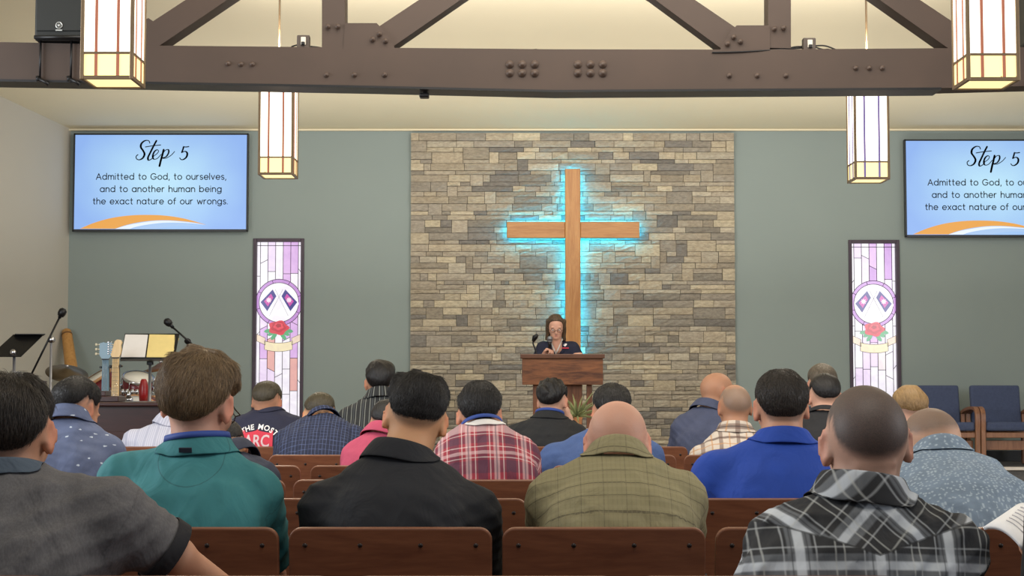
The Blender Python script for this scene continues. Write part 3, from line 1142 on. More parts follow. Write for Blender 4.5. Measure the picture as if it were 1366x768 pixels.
SEAT_LIST = [
    ('A', 5, 'brown wooden seat under the man in the grey tee, bottom left corner'),
    ('A', 330, 'nearest row wooden seat just right of the grey tee man, only its top edge showing'),
    ('A', 640, 'empty nearest row seat behind the black polo man, only its top edge showing'),
    ('A', 1152, 'brown wooden seat under the man in the black and white plaid shirt'),
    ('A', 1440, 'brown wooden seat under the black sleeved person at the right edge'),
    ('B', 260, 'brown wooden seat under the man in the teal polo'),
    ('B', 521, 'brown wooden seat under the man in the black polo, four screws showing'),
    ('B', 805, 'brown wooden seat under the bald man in the olive checked shirt'),
    ('B', 1087, 'empty brown seat right of the olive shirt man, behind the blue polo man'),
    ('B', 1350, 'brown wooden seat under the pale blue patterned shirt, by the open booklet'),
    ('C', 390, 'empty seat between the teal polo man and the black polo man, lower of the gap'),
    ('C', 600, 'empty seat hidden mostly by the black polo, its right end beside the olive sleeve'),
    ('C', 1000, 'brown wooden seat under the man in the royal blue polo'),
    ('D', 100, 'brown seat under the man in the slate blue shirt with white flecks'),
    ('G', 225, 'brown seat under the person in the pale striped shirt'),
    ('D', 310, 'brown seat under the bowed man in dark navy behind the teal polo'),
    ('D', 430, 'empty seat left of the red plaid man, its bright top edge below the rail'),
    ('D', 650, 'brown wooden seat under the man in the red plaid shirt'),
    ('E', 400, 'empty seat with rounded corner in front of the navy checked man, left of the gap'),
    ('E', 515, 'brown seat under the person in pink'),
    ('E', 810, 'brown seat under the man in the blue sweater'),
    ('E', 1210, 'brown seat under the tan haired man beyond the plaid shirt man'),
    ('F', 425, 'brown seat under the man in the navy checked shirt'),
    ('F', 900, 'empty seat below the navy jacket man, left of the brown plaid shirt'),
    ('F', 980, 'brown seat under the bald man in the brown and white plaid shirt'),
    ('F', 1100, 'brown seat under the dark haired man in the plain black shirt'),
    ('G', 357, 'brown seat under the man whose tee shows the red shield'),
    ('G', 505, 'brown seat under the man in the dark striped shirt'),
    ('G', 733, 'brown seat under the man in the black jacket near the lectern'),
    ('G', 865, 'empty seat left of the navy jacket man, by the stone wall'),
    ('G', 945, 'brown seat under the bald man in the navy jacket'),
    ('G', 1098, 'brown seat under the grey brown haired man behind the plain black shirt'),
]
# seats of the further rows, where the people on them sit
OCC_X = {'A': {1440: 1530}, 'C': {390: 366, 600: 594, 1000: 1040}, 'D': {100: 96, 310: 290, 430: 484, 650: 678}, 'E': {400: 323, 515: 494, 810: 815, 1210: 1190},
         'F': {425: 429, 900: 832, 980: 981, 1100: 1127}, 'G': {225: 222, 357: 357, 505: 500, 733: 724, 865: 855, 945: 986, 1098: 1118}}
_used = set()
for row, px, lab in SEAT_LIST:
    x = seat_x(row, px)
    k = (row, round(x, 2))
    n = 1
    while k in _used:
        x2 = x + (PITCH_X if (px - 683) * ROWD[row] / F_PX > x else -PITCH_X) * n
        k = (row, round(x2, 2))
        if k not in _used:
            x = x2
        n += 1
    if row in OCC_X and px in OCC_X[row]:
        x = (OCC_X[row][px] - 683) * ROWD[row] / F_PX
    _used.add(k)
    place_seat(row, x, lab)

# ------------------------------------------------------------------ blue arm chairs on the stage
m_bluefab = plain('navy_blue_upholstery', S(66, 76, 104), 0.9, var=0.10, scale=40, bump=0.3)
m_armwood = wood('warm_brown_chair_wood', S(122, 82, 58), S(150, 106, 78), axis=2, scale=6, rough=0.4)


def blue_chair(x, label):
    Y = 15.05
    root = empty('arm_chair', (x, Y, STAGE_Z))
    tag(root, label, 'chair', 'blue arm chairs on the stage')
    # faces -y (toward the hall)
    b = MB().box((0, 0.30, 0.575), (0.49, 0.07, 0.40), rot=R3('X', RAD(-8)), bevel=0.022, seg=3)
    b.build('backrest', m_bluefab, root, smooth=False)
    MB().box((0, 0.03, 0.375), (0.50, 0.48, 0.085), rot=R3('X', RAD(-2)), bevel=0.025, seg=3).build('seat', m_bluefab, root)
    fr = MB()
    fr.box((0, -0.19, 0.30), (0.50, 0.03, 0.05), bevel=0.005).box((0, 0.27, 0.30), (0.50, 0.03, 0.05), bevel=0.005)
    fr.box((0, -0.12, 0.20), (0.5, 0.022, 0.09), bevel=0.004)
    fr.build('seat_frame', m_armwood, root)
    for s in (-1, 1):
        xx = s * 0.275
        a = MB()
        # bent-wood arm: rear post, sloping arm, curved down into the front post
        pr = smooth_curve([(0.30, 0.50), (0.16, 0.535), (0.0, 0.555), (-0.13, 0.555), (-0.19, 0.52), (-0.205, 0.45), (-0.20, 0.34)], 5)
        for (p, q) in zip(pr[:-1], pr[1:]):
            pass
        vs_ = []
        outl = []
        inn = []
        for i, p in enumerate(pr):
            q0, q1 = pr[max(i - 1, 0)], pr[min(i + 1, len(pr) - 1)]
            d = Vector((q1[0] - q0[0], q1[1] - q0[1])).normalized()
            nrm = Vector((-d.y, d.x))
            outl.append((p[0] + nrm.x * 0.014, p[1] + nrm.y * 0.014))
            inn.append((p[0] - nrm.x * 0.014, p[1] - nrm.y * 0.014))
        M = Matrix.Translation((xx - 0.022, 0, 0)) @ Matrix(((0, 1, 0, 0), (1, 0, 0, 0), (0, 0, 1, 0), (0, 0, 0, 1)))
        a.prism(outl + inn[::-1], 0.044, M)
        a.build('armrest', m_armwood, root)
        for yy in (-0.195, 0.295):
            l = MB()
            l.box((xx, yy, 0.175 if yy < 0 else 0.25), (0.045, 0.045, 0.35 if yy < 0 else 0.50), bevel=0.008)
            l.build('leg', m_armwood, root)
    return root


_bx = lambda px: (px - 683) * 15.05 / F_PX
blue_chair(_bx(1256), 'blue upholstered wooden arm chair nearer the stained glass window')
blue_chair(_bx(1338.5), 'blue upholstered wooden arm chair at the right edge of the photo')

# ------------------------------------------------------------------ lectern
m_lect = wood('red_brown_oak', S(72, 40, 24), S(134, 84, 50), axis=0, scale=5, rough=0.4, stretch=9)
m_lect_v = wood('red_brown_oak_upright', S(88, 52, 32), S(122, 76, 48), axis=2, scale=5, rough=0.4, stretch=10)
m_lect_d = plain('dark_oak_edge', S(88, 54, 36), 0.4)
YL = 13.55


def lectern():
    A = lambda px, py: at(px, py, YL)
    c = A(750.5, 520)
    root = empty('lectern', (c.x, YL, STEP_Z))
    tag(root, 'red brown oak lectern standing before the cross', 'lectern')
    z = lambda py: at(750, py, YL).z - STEP_Z
    x = lambda px: at(px, 500, YL).x - c.x
    w = x(804.5) - x(696.5)
    MB().box((0, 0.008, (z(478.5) + z(513)) / 2), (w, 0.03, z(478.5) - z(513)), bevel=0.004).build('front_board', m_lect, root)
    MB().box((0, -0.002, (z(472) + z(478)) / 2), (w + 0.03, 0.05, z(472) - z(478)), bevel=0.006).build('top_moulding', m_lect_d, root)
    tp = MB()
    tp.box((0, 0.24, z(472) - 0.11), (w, 0.46, 0.022), rot=R3('X', RAD(-22)), bevel=0.004)
    tp.build('reading_desk', m_lect, root)
    for s in (-1, 1):
        m = MB().prism([(0.02, z(474)), (0.46, z(474) - 0.19), (0.46, z(513)), (0.02, z(513))], 0.024, Matrix.Translation((s * (w / 2 - 0.024), 0, 0)) @ Matrix(((0, 1, 0, 0), (1, 0, 0, 0), (0, 0, 1, 0), (0, 0, 0, 1))))
        m.build('side_panel', m_lect, root)
    zb = z(513)
    for a, b_ in ((711, 722), (783, 790.5)):
        MB().box(((x(a) + x(b_)) / 2, 0.10, zb / 2 + 0.03), (x(b_) - x(a), 0.06, zb - 0.06), bevel=0.004).build('upright', m_lect_v, root)
    MB().box(((x(722) + x(777.5)) / 2, 0.12, zb / 2 + 0.03), (x(777.5) - x(722), 0.03, zb - 0.06), bevel=0.003).build('centre_panel', m_lect_v, root)
    MB().box(((x(711) + x(790)) / 2, 0.22, 0.03), (x(790) - x(711) + 0.10, 0.40, 0.06), bevel=0.008).build('base', m_lect_d, root)
    # gooseneck microphone clipped on the lectern's edge
    g = MB()
    p0, p1, p2, p3 = [Vector((x(a), 0.22, z(b_))) for a, b_ in ((717, 476), (714, 464), (711.5, 456), (714, 449))]
    g.tube(smooth_curve([tuple(p0 + Vector((0, 0, -0.16))), tuple(p0), tuple(p1), tuple(p2), tuple(p3)], 5), 0.007, 8)
    g.tube([tuple(p2 + Vector((0.0, 0, .01))), tuple(p3), tuple(p3 + Vector((0.02, -0.02, 0.02)))], [0.014, 0.024, 0.016], 10)
    g.build('gooseneck_microphone', m_blackmetal, root)
    return root


lectern()

# ------------------------------------------------------------------ potted plant on a small table before the lectern
YP = 12.7
pt = at(770, 572, YP)
tb = empty('side_table', (pt.x - 0.05, YP, 0))
tag(tb, 'small white topped table under the orange flower pot, mostly hidden', 'table')
MB().box((0, 0, pt.z - 0.0125), (0.42, 0.36, 0.025), bevel=0.005).build('table_top', plain('white_table_top', S(226, 220, 208), 0.5), tb)
for sx in (-1, 1):
    for sy in (-1, 1):
        MB().tube([(sx * 0.17, sy * 0.14, pt.z - 0.026), (sx * 0.18, sy * 0.15, 0)], [0.018, 0.013], 8).build('leg', m_lect_v, tb)
pl = empty('potted_plant', pt)
tag(pl, 'spiky green plant in an orange pot before the lectern', 'plant')
MB().lathe([(0, 0.001), (0.030, 0.001), (0.040, 0.085), (0.044, 0.086), (0.044, 0.098), (0.036, 0.098), (0.034, 0.085), (0, 0.085)], n=28).build('pot', plain('orange_terracotta', S(206, 142, 96), 0.7), pl)
lv = MB()
rnd = random.Random(5)
for i in range(40):
    a = rnd.uniform(0, 2 * math.pi)
    L = rnd.uniform(0.12, 0.25)
    up = rnd.uniform(0.25, 1.0)
    pts = []
    for k in range(6):
        t = k / 5
        rr = L * t * (1 - 0.35 * up)
        zz = 0.09 + L * (up * t * 1.25 - 0.55 * t * t * (1.2 - up))
        pts.append((rr * math.cos(a), rr * math.sin(a), zz))
    lv.tube(pts, [0.003, 0.008, 0.0095, 0.008, 0.005, 0.001], 5)
lv.build('foliage', plain('grey_green_leaf', S(126, 132, 86), 0.6, var=0.3, scale=9), pl)

# ------------------------------------------------------------------ upright piano (its back to the seats)
YPI = 10.3
m_piano = wood('dark_mahogany', S(44, 20, 18), S(62, 30, 26), axis=0, scale=3, rough=0.3, coat=0.3)
pc = at(72, 540, YPI)
pi = empty('piano', (pc.x, YPI, 0))
tag(pi, 'dark mahogany upright piano with its back toward the seats', 'piano')
ztop = pc.z
MB().box((0, 0.22, (ztop + 0.10) / 2), (1.42, 0.44, ztop - 0.10), bevel=0.006).build('case', m_piano, pi)
MB().box((0, 0.21, ztop + 0.006), (1.48, 0.52, 0.028), bevel=0.008).build('top_board', m_piano, pi)
MB().box((0, 0.54, 0.70), (1.36, 0.26, 0.10), bevel=0.01).build('keyboard_shelf', m_piano, pi)
for s in (-1, 1):
    MB().box((s * 0.64, 0.60, 0.34), (0.07, 0.08, 0.64), bevel=0.01).build('leg', m_piano, pi)
MB().box((0, -0.004, 0.5), (1.20, 0.012, 0.70), bevel=0.003).build('back_panel', m_piano, pi)
for s in (-1, 0, 1):
    MB().box((s * 0.6, 0.22, 0.05), (0.09, 0.4, 0.1), bevel=0.01).build('foot', m_piano, pi)
# raised curved fall-board above the top, its end cut on a slant
lid = []
for px_, py_ in [(-80, 507), (-40, 503.5), (0, 502.5), (28, 504), (48, 506.5), (61, 508), (60.5, 513), (54, 527), (40, 541), (-80, 541)]:
    q = at(px_, py_, YPI + 0.20)
    lid.append((q.x - pc.x, q.z))
MB().prism(lid, 0.03, Matrix.Translation((0, 0.20, 0))).build('music_desk', m_piano, pi)
bxp = at(137, 535, YPI + 0.12)
bx = empty('wooden_box', (bxp.x, YPI + 0.16, ztop + 0.0215))
tag(bx, 'low dark wooden box lying on the piano beside the guitar necks', 'box')
MB().box((-0.02, 0, 0.018), (0.28, 0.2, 0.036), bevel=0.004).build('body', m_piano, bx)
MB().box((-0.06, 0.01, 0.054), (0.17, 0.16, 0.034), bevel=0.004).build('lid', m_piano, bx)

# ------------------------------------------------------------------ guitars on stands behind the piano
YG = 11.3
m_gblue = plain('pale_blue_guitar_lacquer', S(96, 132, 152), 0.3, var=0.06)
m_maple = wood('maple', S(206, 170, 110), S(226, 194, 138), axis=2, scale=5, rough=0.35)
m_fret = plain('fingerboard_dark', S(70, 96, 112), 0.4)


def guitar(px_n, py_head, py_nut, label, blue):
    # neck upright, body resting on a floor stand behind the piano
    p = at(px_n, py_nut, YG + 0.2 if blue else YG - 0.15)
    zn = p.z
    scale_l = 0.66
    root = empty('electric_guitar', (p.x, p.y, 0))
    tag(root, label, 'guitar', 'guitars behind the piano')
    lean = R3('X', RAD(0))
    zb = zn - scale_l
    nk = m_gblue if blue else m_maple
    kk = p.y / F_PX
    # neck (seen from the front), slightly tapered, over a fingerboard
    n = MB()
    wt, wb = 0.045, 0.056
    n.prism([(-wt / 2, zn), (wt / 2, zn), (wb / 2, zb + 0.2), (-wb / 2, zb + 0.2)], 0.022)
    n.build('neck', nk, root)
    if not blue:
        fm = MB()
        for i in range(1, 18):
            z = zn - scale_l * (1 - 2 ** (-i / 12))
            fm.box((0, -0.001, z), (wt, 0.004, 0.0025))
        fm.build('frets', plain('fret_wire', S(150, 128, 92), 0.4), root)
    st = MB()
    for i in range(-2, 3):
        st.tube([(i * 0.0075, -0.004, zn), (i * 0.0085, -0.004, zb - 0.02)], 0.0008, 4)
    st.build('strings', m_chrome, root)
    # headstock
    h = at(px_n, py_head, p.y).z - zn
    if blue:
        o = [(-0.022, 0), (0.022, 0), (0.046, 0.03), (0.050, h * 0.92), (0.018, h), (0, h * 0.94), (-0.018, h), (-0.050, h * 0.92), (-0.046, 0.03)]
    else:
        o = [(-0.023, 0), (0.024, 0), (0.036, 0.03), (0.040, h * 0.45), (0.036, h * 0.7), (0.044, h * 0.86), (0.034, h), (0.006, h * 1.02), (-0.010, h * 0.92), (-0.030, h * 0.30), (-0.036, 0.02)]
    hd = MB().prism(o, 0.018, Matrix.Translation((0, 0.002, zn)) @ Matrix.Rotation(RAD(-4), 4, 'X')).build('headstock', nk, root)
    if blue:
        for s in (-1, 1):
            for i in range(3):
                t = MB()
                t.tube([(s * 0.045, 0.01, zn + 0.04 + i * h * 0.27), (s * 0.066, 0.01, zn + 0.04 + i * h * 0.27)], 0.004, 6)
                t.box((s * 0.072, 0.01, zn + 0.04 + i * h * 0.27), (0.016, 0.009, 0.018), bevel=0.004)
                t.build('tuning_peg', plain('cream_peg', S(214, 204, 176), 0.35), hd)
    else:
        for i in range(6):
            t = MB()
            zz = zn + 0.028 + i * (h - 0.045) / 5
            t.tube([(-0.028, 0.01, zz), (-0.05, 0.01, zz)], 0.003, 6)
            t.box((-0.055, 0.01, zz), (0.012, 0.008, 0.012), bevel=0.003)
            t.build('tuning_peg', m_chrome, hd)
    MB().box((0, -0.002, zn), (0.052, 0.012, 0.008)).build('nut', m_blackmetal, root)
    # solid body with waist and horns
    prof = [(0, -.22), (.10, -.215), (.165, -.16), (.175, -.09), (.135, -.01), (.125, .05), (.150, .11), (.150, .17), (.115, .20), (.07, .15), (.03, .13), (-.03, .13), (-.06, .16), (-.10, .225), (-.145, .205), (-.150, .12), (-.125, .05), (-.135, -.01), (-.175, -.09), (-.165, -.16), (-.10, -.215)]
    o = smooth_curve(prof + prof[:1], 3)[:-1]
    MB().prism(o, 0.042, Matrix.Translation((0, 0.004, zb + 0.10))).build('body', m_gblue if blue else m_maple, root)
    MB().box((0, -0.004, zb + 0.02), (0.08, 0.014, 0.02)).box((0, -0.003, zb + 0.10), (0.08, 0.012, 0.035)).build('bridge', m_chrome, root)
    zs = zb - 0.12
    sd = MB()
    for s in (-1, 1):
        sd.tube([(0, 0.12, max(zs, 0.2) + 0.15), (s * 0.20, 0.02, STEP_Z if False else 0.0)], 0.009, 8)
        sd.tube([(s * 0.06, 0.06, zs + 0.0), (s * 0.06, -0.05, zs - 0.002), (s * 0.06, -0.05, zs + 0.03)], 0.008, 8)
    sd.tube([(-0.06, 0.06, zs), (0.06, 0.06, zs)], 0.008, 8)
    sd.tube([(0, 0.06, zs), (0, 0.12, max(zs, 0.2) + 0.15), (0, 0.10, zn - 0.05)], 0.009, 8)
    sd.tube([(0, 0.12, max(zs, 0.2) + 0.15), (0, 0.32, 0.0)], 0.009, 8)
    sd.tube([(-0.035, -0.01, zn - 0.06), (-0.035, 0.05, zn - 0.06), (0.0, 0.10, zn - 0.05), (0.035, 0.05, zn - 0.06), (0.035, -0.01, zn - 0.06)], 0.008, 8)
    s_ = sd.build('guitar_stand', m_blackmetal, root)
    return root


guitar(140.5, 456, 479, 'pale blue guitar with blue headstock and cream pegs behind the piano', True)
guitar(154, 453, 477, 'maple necked guitar just right of the blue guitar, behind the piano', False)


# ------------------------------------------------------------------ music stands
def stand_pole(root, x0, y0, ztop, tripod=True, mat=None, zb=0.0):
    m = MB()
    m.tube([(x0, y0, zb + 0.12), (x0, y0, ztop)], 0.012, 10)
    m.tube([(x0, y0, zb + 0.10), (x0, y0, zb + 0.62)], 0.017, 10)
    m.build('pole', mat or m_steelgrey, root)
    for k in range(3):
        a = RAD(90 + k * 120)
        MB().tube([(x0, y0, zb + 0.22), (x0 + 0.26 * math.cos(a), y0 + 0.26 * math.sin(a), zb + 0.008)], 0.009, 8).build('leg', mat or m_steelgrey, root)


m_steelgrey = plain('grey_steel', S(150, 150, 156), 0.35, metal=0.7, var=0.04)


def quad_slab(name, pts, th, mat, parent, off):
    a = [Vector(p) - off for p in pts]
    n = (a[1] - a[0]).cross(a[3] - a[0]).normalized()
    vs_ = [tuple(v) for v in a] + [tuple(v + n * th) for v in a]
    return new_obj(name, vs_, [(0, 1, 2, 3), (7, 6, 5, 4), (0, 4, 5, 1), (1, 5, 6, 2), (2, 6, 7, 3), (3, 7, 4, 0)], mat, parent)


# stand by the left wall: dark desk seen from behind and the side
YS1 = 12.4
b0 = at(19, 474, YS1)
ms = empty('music_stand', (b0.x, YS1, 0))
tag(ms, 'black music stand with bare tilted desk by the left wall', 'music stand', 'music stands')
org = Vector((b0.x, YS1, 0))
quad_slab('desk', [at(-14, 476, YS1 - 0.05), at(28, 476, YS1 - 0.05), at(58, 447, YS1 + 0.18), at(18, 447, YS1 + 0.18)], 0.008, m_blackmetal, ms, org)
quad_slab('lip', [at(18, 447, YS1 + 0.18), at(58, 447, YS1 + 0.18), at(60.5, 445, YS1 + 0.12), at(20, 445, YS1 + 0.12)], 0.006, m_blackmetal, ms, org)
MB().lathe([(0, 0.02), (0.02, 0.02), (0.028, 0.0), (0.02, -0.02), (0, -0.02)], (0, -0.03, at(19, 470, YS1).z), 14, R3('X', RAD(90))).build('knob', m_chrome, ms)
stand_pole(ms, 0, 0, at(19, 468, YS1).z)

# stand with an open ring binder
YS2 = 11.9
b0 = at(199.5, 480, YS2)
ms2 = empty('music_stand', (b0.x, YS2, 0))
tag(ms2, 'grey poled music stand holding the open binder behind the piano', 'music stand', 'music stands')
org2 = Vector((b0.x, YS2, 0))
dk = [at(160.5, 480.5, YS2 - 0.06), at(233, 480.5, YS2 - 0.06), at(239, 446, YS2 + 0.14), at(167, 446, YS2 + 0.14)]
quad_slab('desk', dk, 0.010, m_blackmetal, ms2, org2)
quad_slab('lip', [at(160.5, 478.6, YS2 - 0.13), at(233, 478.6, YS2 - 0.13), at(233, 481.5, YS2 - 0.05), at(160.5, 481.5, YS2 - 0.05)], 0.006, m_blackmetal, ms2, org2)
stand_pole(ms2, 0, 0.02, at(199, 481.5, YS2).z, zb=0.0)
MB().box((0, 0.02, at(199, 484, YS2).z), (0.05, 0.03, 0.03), bevel=0.006).build('bracket', m_blackmetal, ms2)
bd = empty('ring_binder', b0)
tag(bd, 'open binder with one white and one yellow page on the music stand', 'binder')
q2 = lambda px, py, f: at(px, py, YS2 - 0.06 + 0.2 * f - 0.050) - b0
pgw = plain('white_sheet', S(226, 222, 220), 0.8, var=0.02)
pgy = plain('yellow_sheet', S(230, 208, 138), 0.8, var=0.04)
Z0 = Vector((0, 0, 0))
quad_slab('cover', [q2(161.5, 477.6, 0.04), q2(233, 477.6, 0.04), q2(239.5, 446, 1), q2(167.5, 446, 1)], 0.006, m_blackmetal, bd, Z0)
dy = Vector((0, -0.012, 0))
wp = quad_slab('white_page', [q2(162, 476.6, 0.04) + dy, q2(194, 476.6, 0.04) + dy, q2(198, 447, 1) + dy, q2(168, 446.5, 1) + dy], 0.005, pgw, bd, Z0)
quad_slab('yellow_page', [q2(196, 476.6, 0.04) + dy, q2(230, 476.8, 0.04) + dy, q2(233.5, 447, 1) + dy, q2(200, 446.5, 1) + dy], 0.005, pgy, bd, Z0)
quad_slab('yellow_page', [q2(228, 476, 0.04) + dy * .5, q2(234, 464, 0.5) + dy * .5, q2(239, 452, 0.85) + dy * .5, q2(234, 446.5, 1) + dy * .5], 0.004, pgy, bd, Z0)
ln = MB()
for i in range(7):
    f = 0.86 - i * 0.10
    yy = 446.5 + (1 - f) * 31
    ln.tube([q2(170 - (1 - f) * 5, yy, f) + dy * 1.15, q2(180 + (i * 37 % 9) - (1 - f) * 4, yy, f) + dy * 1.15], 0.0022, 4)
ln.build('printed_line', plain('pale_print', S(176, 172, 176), 0.8), wp)


# ------------------------------------------------------------------ microphone stands
def mic_stand(Y, base_px, top_px, boom, mic_px, label, zbase_px=None):
    p = at(*top_px, Y)
    root = empty('microphone_stand', (p.x, Y, 0))
    tag(root, label, 'microphone stand', 'boom microphone stands')
    o = Vector((p.x, Y, 0))
    m = MB()
    pb = at(*base_px, Y)
    m.tube([Vector((0, 0, 0.03)), p - o], 0.010, 10)
    m.build('pole', m_steelgrey if base_px[0] < 100 else m_blackmetal, root)
    MB().lathe([(0, 0.03), (0.03, 0.03), (0.12, 0.015), (0.13, 0.0), (0, 0.0)], n=28).build('base', m_blackmetal, root)
    a, b_ = at(*boom[0], Y - 0.02) - o, at(*boom[1], Y - 0.02) - o
    MB().tube([a, b_], 0.008, 8).build('boom', m_blackmetal, root)
    MB().lathe([(0, -0.03), (0.022, -0.03), (0.024, 0.02), (0, 0.02)], p - o, 14, R3('X', RAD(90))).build('clutch', m_chrome if base_px[0] < 100 else m_blackmetal, root)
    d = (b_ - a).normalized()
    mc = at(*mic_px, Y - 0.02) - o
    mm = MB()
    mm.tube([b_, mc], [0.013, 0.016], 10)
    mm.tube([mc - d * 0.02, mc, mc + d * 0.03, mc + d * 0.045], [0.022, 0.030, 0.030, 0.014], 12)
    mk = mm.build('microphone', m_blackmetal, root)
    return root


m1 = mic_stand(11.6, (67, 525), (68.5, 453), ((41, 501), (79, 424)), (82, 418.5), 'chrome boom microphone stand left of the drums, by the left wall')
mic_stand(12.3, (250, 520), (250.5, 455), ((264, 465.5), (231, 437)), (225.5, 431), 'black boom microphone stand behind the brown haired man in teal')

# ------------------------------------------------------------------ wooden pole leaning in the corner
pa, pb_ = at(97, 505, 15.35), at(88.5, 440, 15.70)
dr = (pb_ - pa)
foot = pa - dr * ((pa.z - STAGE_Z) / dr.z)
foot.y = min(foot.y, 15.55)
po = empty('wooden_pole', foot)
tag(po, 'tan wooden pole leaning in the corner behind the drums', 'pole')
mb = MB()
e = pb_ - foot
mb.tube([(0, 0, 0.0), e * 0.5, e * 0.96, e * 0.99, e], [0.085, 0.07, 0.052, 0.045, 0.028], 18)
mb.build('shaft', wood('tan_wood', S(168, 118, 60), S(194, 146, 84), axis=2, scale=4, rough=0.5), po)
MB().tube([e * 0.955, e * 0.965], [0.0545, 0.0545], 18).build('ring', plain('dark_band', S(110, 74, 40), 0.5), po)

# ------------------------------------------------------------------ drum kit
m_cym = plain('dark_bronze_cymbal', S(92, 80, 64), 0.35, metal=0.8, var=0.12)
m_cymb = plain('brown_bronze_cymbal', S(120, 84, 62), 0.35, metal=0.7, var=0.1)
m_maroon = plain('maroon_drum_shell', S(104, 26, 34), 0.25, var=0.08)
m_head = plain('white_drum_head', S(222, 218, 208), 0.5, var=0.03)
m_tan = wood('tan_hoop', S(176, 128, 84), S(200, 152, 106), axis=0, scale=5)
YD = 12.9


def cymbal(px, py, r, tilt, roll, mat, label, Y=YD):
    p = at(px, py, Y)
    root = empty('cymbal', (p.x, Y, STEP_Z))
    tag(root, label, 'cymbal', 'drum kit')
    o = Vector((0, 0, p.z - STEP_Z))
    M = R3('Y', RAD(roll)) @ R3('X', RAD(tilt))
    MB().lathe([(0, 0.034), (0.02, 0.033), (0.05, 0.018), (r * 0.55, 0.004), (r, -0.014), (r, -0.017), (r * 0.5, 0.0), (0.045, 0.013), (0, 0.028)], o, 48, M).build('disc', mat, root)
    st = MB()
    st.tube([(0, 0.02, 0.14), o + Vector((0, 0.0, 0.055))], 0.009, 8)
    st.lathe([(0, 0.0), (0.012, 0.002), (0.014, 0.02), (0, 0.022)], o + Vector((0, 0, 0.036)), 12)
    st.build('pole', m_chrome, root)
    for k in range(3):
        a = RAD(90 + 120 * k)
        MB().tube([(0, 0.02, 0.26), (0.24 * math.cos(a), 0.02 + 0.24 * math.sin(a), 0.008)], 0.008, 6).build('leg', m_chrome, root)


cymbal(89.5, 496, 0.175, 22, 14, m_cym, 'large dark tilted cymbal left of the guitar necks')
cymbal(214, 489, 0.17, 10, -10, m_cymb, 'brown cymbal just right of the music stand pole', 14.3)
cymbal(216, 514, 0.13, 6, 2, m_cym, 'thin lower cymbal right of the red drum', 14.45)


def drum(px, py, Y, r, depth, M, label, name, cat='drum', tom=False):
    p = at(px, py, Y)
    root = empty(name, (p.x, Y, STEP_Z))
    tag(root, label, cat, 'drum kit')
    o = Vector((0, 0, p.z - STEP_Z))
    d = depth / 2
    MB().lathe([(0, -d), (r, -d), (r, d), (r - 0.008, d), (r - 0.008, -d + 0.01), (0, -d + 0.01)], o, 40, M).build('shell', m_maroon, root)
    for s in (-1, 1):
        MB().lathe([(r + 0.001, s * d - 0.014), (r + 0.010, s * d - 0.014), (r + 0.010, s * d + 0.010), (r - 0.004, s * d + 0.010)], o, 40, M).build('hoop', m_chrome if tom else m_tan, root)
        MB().lathe([(0, s * (d + 0.001)), (r - 0.004, s * (d + 0.001)), (r - 0.004, s * (d + 0.005)), (0, s * (d + 0.007))], o, 40, M).build('drum_head', m_head, root)
    for k in range(6):
        a = k * math.pi / 3 + 0.2
        l = MB()
        for s in (-1, 1):
            q = Vector(((r + 0.012) * math.cos(a), (r + 0.012) * math.sin(a), 0))
            l.tube([o + M @ (q + Vector((0, 0, s * 0.02))), o + M @ (q + Vector((0, 0, s * d)))], 0.004, 6)
        l.tube([o + M @ (q + Vector((0, 0, -0.02))), o + M @ (q + Vector((0, 0, 0.02)))], 0.012, 8)
        l.build('lug', m_chrome, root)
    lg = MB()
    hz = o.z
    for k in range(3):
        a = k * 2 * math.pi / 3 + 0.5
        lg.tube([(0.9 * r * math.cos(a), 0.9 * r * math.sin(a), hz), (1.05 * r * math.cos(a), 1.05 * r * math.sin(a), 0.0)], 0.008, 6)
    lg.build('legs' if False else 'leg_set', m_chrome, root)
    return root


drum(136, 517, 14.15, 0.15, 0.22, R3('X', RAD(20)) @ R3('Y', RAD(-28)), 'small maroon drum behind the guitar necks', 'tom_drum')
drum(183, 517, 13.75, 0.13, 0.20, R3('X', RAD(22)) @ R3('Y', RAD(10)), 'maroon tom drum with white head and chrome fittings', 'tom_drum', tom=True)
drum(186, 566, 13.2, 0.25, 0.34, R3('X', RAD(90)), 'bass drum with tan hoop behind the piano', 'bass_drum')
# chrome tom holder and the red felt beater case standing on the piano side
hw_ = empty('drum_hardware', at(171.5, 541, 12.2))
tag(hw_, 'chrome drum mounting hardware in front of the white drum head', 'drum hardware', 'drum kit')
MB().lathe([(0, 0.02), (0.10, 0.012), (0.11, 0), (0, 0)], (0, 0, STEP_Z * 0 - hw_.location.z + 0.001), 24).build('base', m_chrome, hw_)
k_ = 12.2 / F_PX
hz_ = hw_.location.z
MB().tube([(0, 0, 10 * k_), (0, 0, 19 * k_)], 0.02, 12).tube([(0, 0, 10 * k_), (0, 0, -hz_ + 0.01)], 0.012, 10).build('post', m_chrome, hw_)
MB().tube([(-9 * k_, 0, 18 * k_), (13 * k_, 0, 18 * k_)], 0.012, 10).build('crossbar', m_chrome, hw_)
for i in (-8, -2, 5, 11):
    MB().tube([(i * k_, -0.005, 15 * k_), (i * k_, -0.005, 22 * k_)], 0.012, 8).build('wing_bolt', m_chrome, hw_)
MB().tube([(-5 * k_, 0, 8 * k_), (5 * k_, 0, 8 * k_)], 0.02, 10).build('clamp', m_chrome, hw_)
rp = at(191.5, 532, 12.78)
rc = empty('floor_tom', (rp.x, 12.78, STEP_Z))
tag(rc, 'narrow red drum shell just left of the music stand pole', 'drum', 'drum kit')
zz = rp.z - STEP_Z
MB().lathe([(0, zz - 0.02), (0.035, zz - 0.02), (0.040, zz + 0.04), (0.038, zz + 0.10), (0.026, zz + 0.15), (0.018, zz + 0.165), (0, zz + 0.166)], n=24).build('shell', plain('bright_red_lacquer', S(150, 30, 34), 0.3), rc)
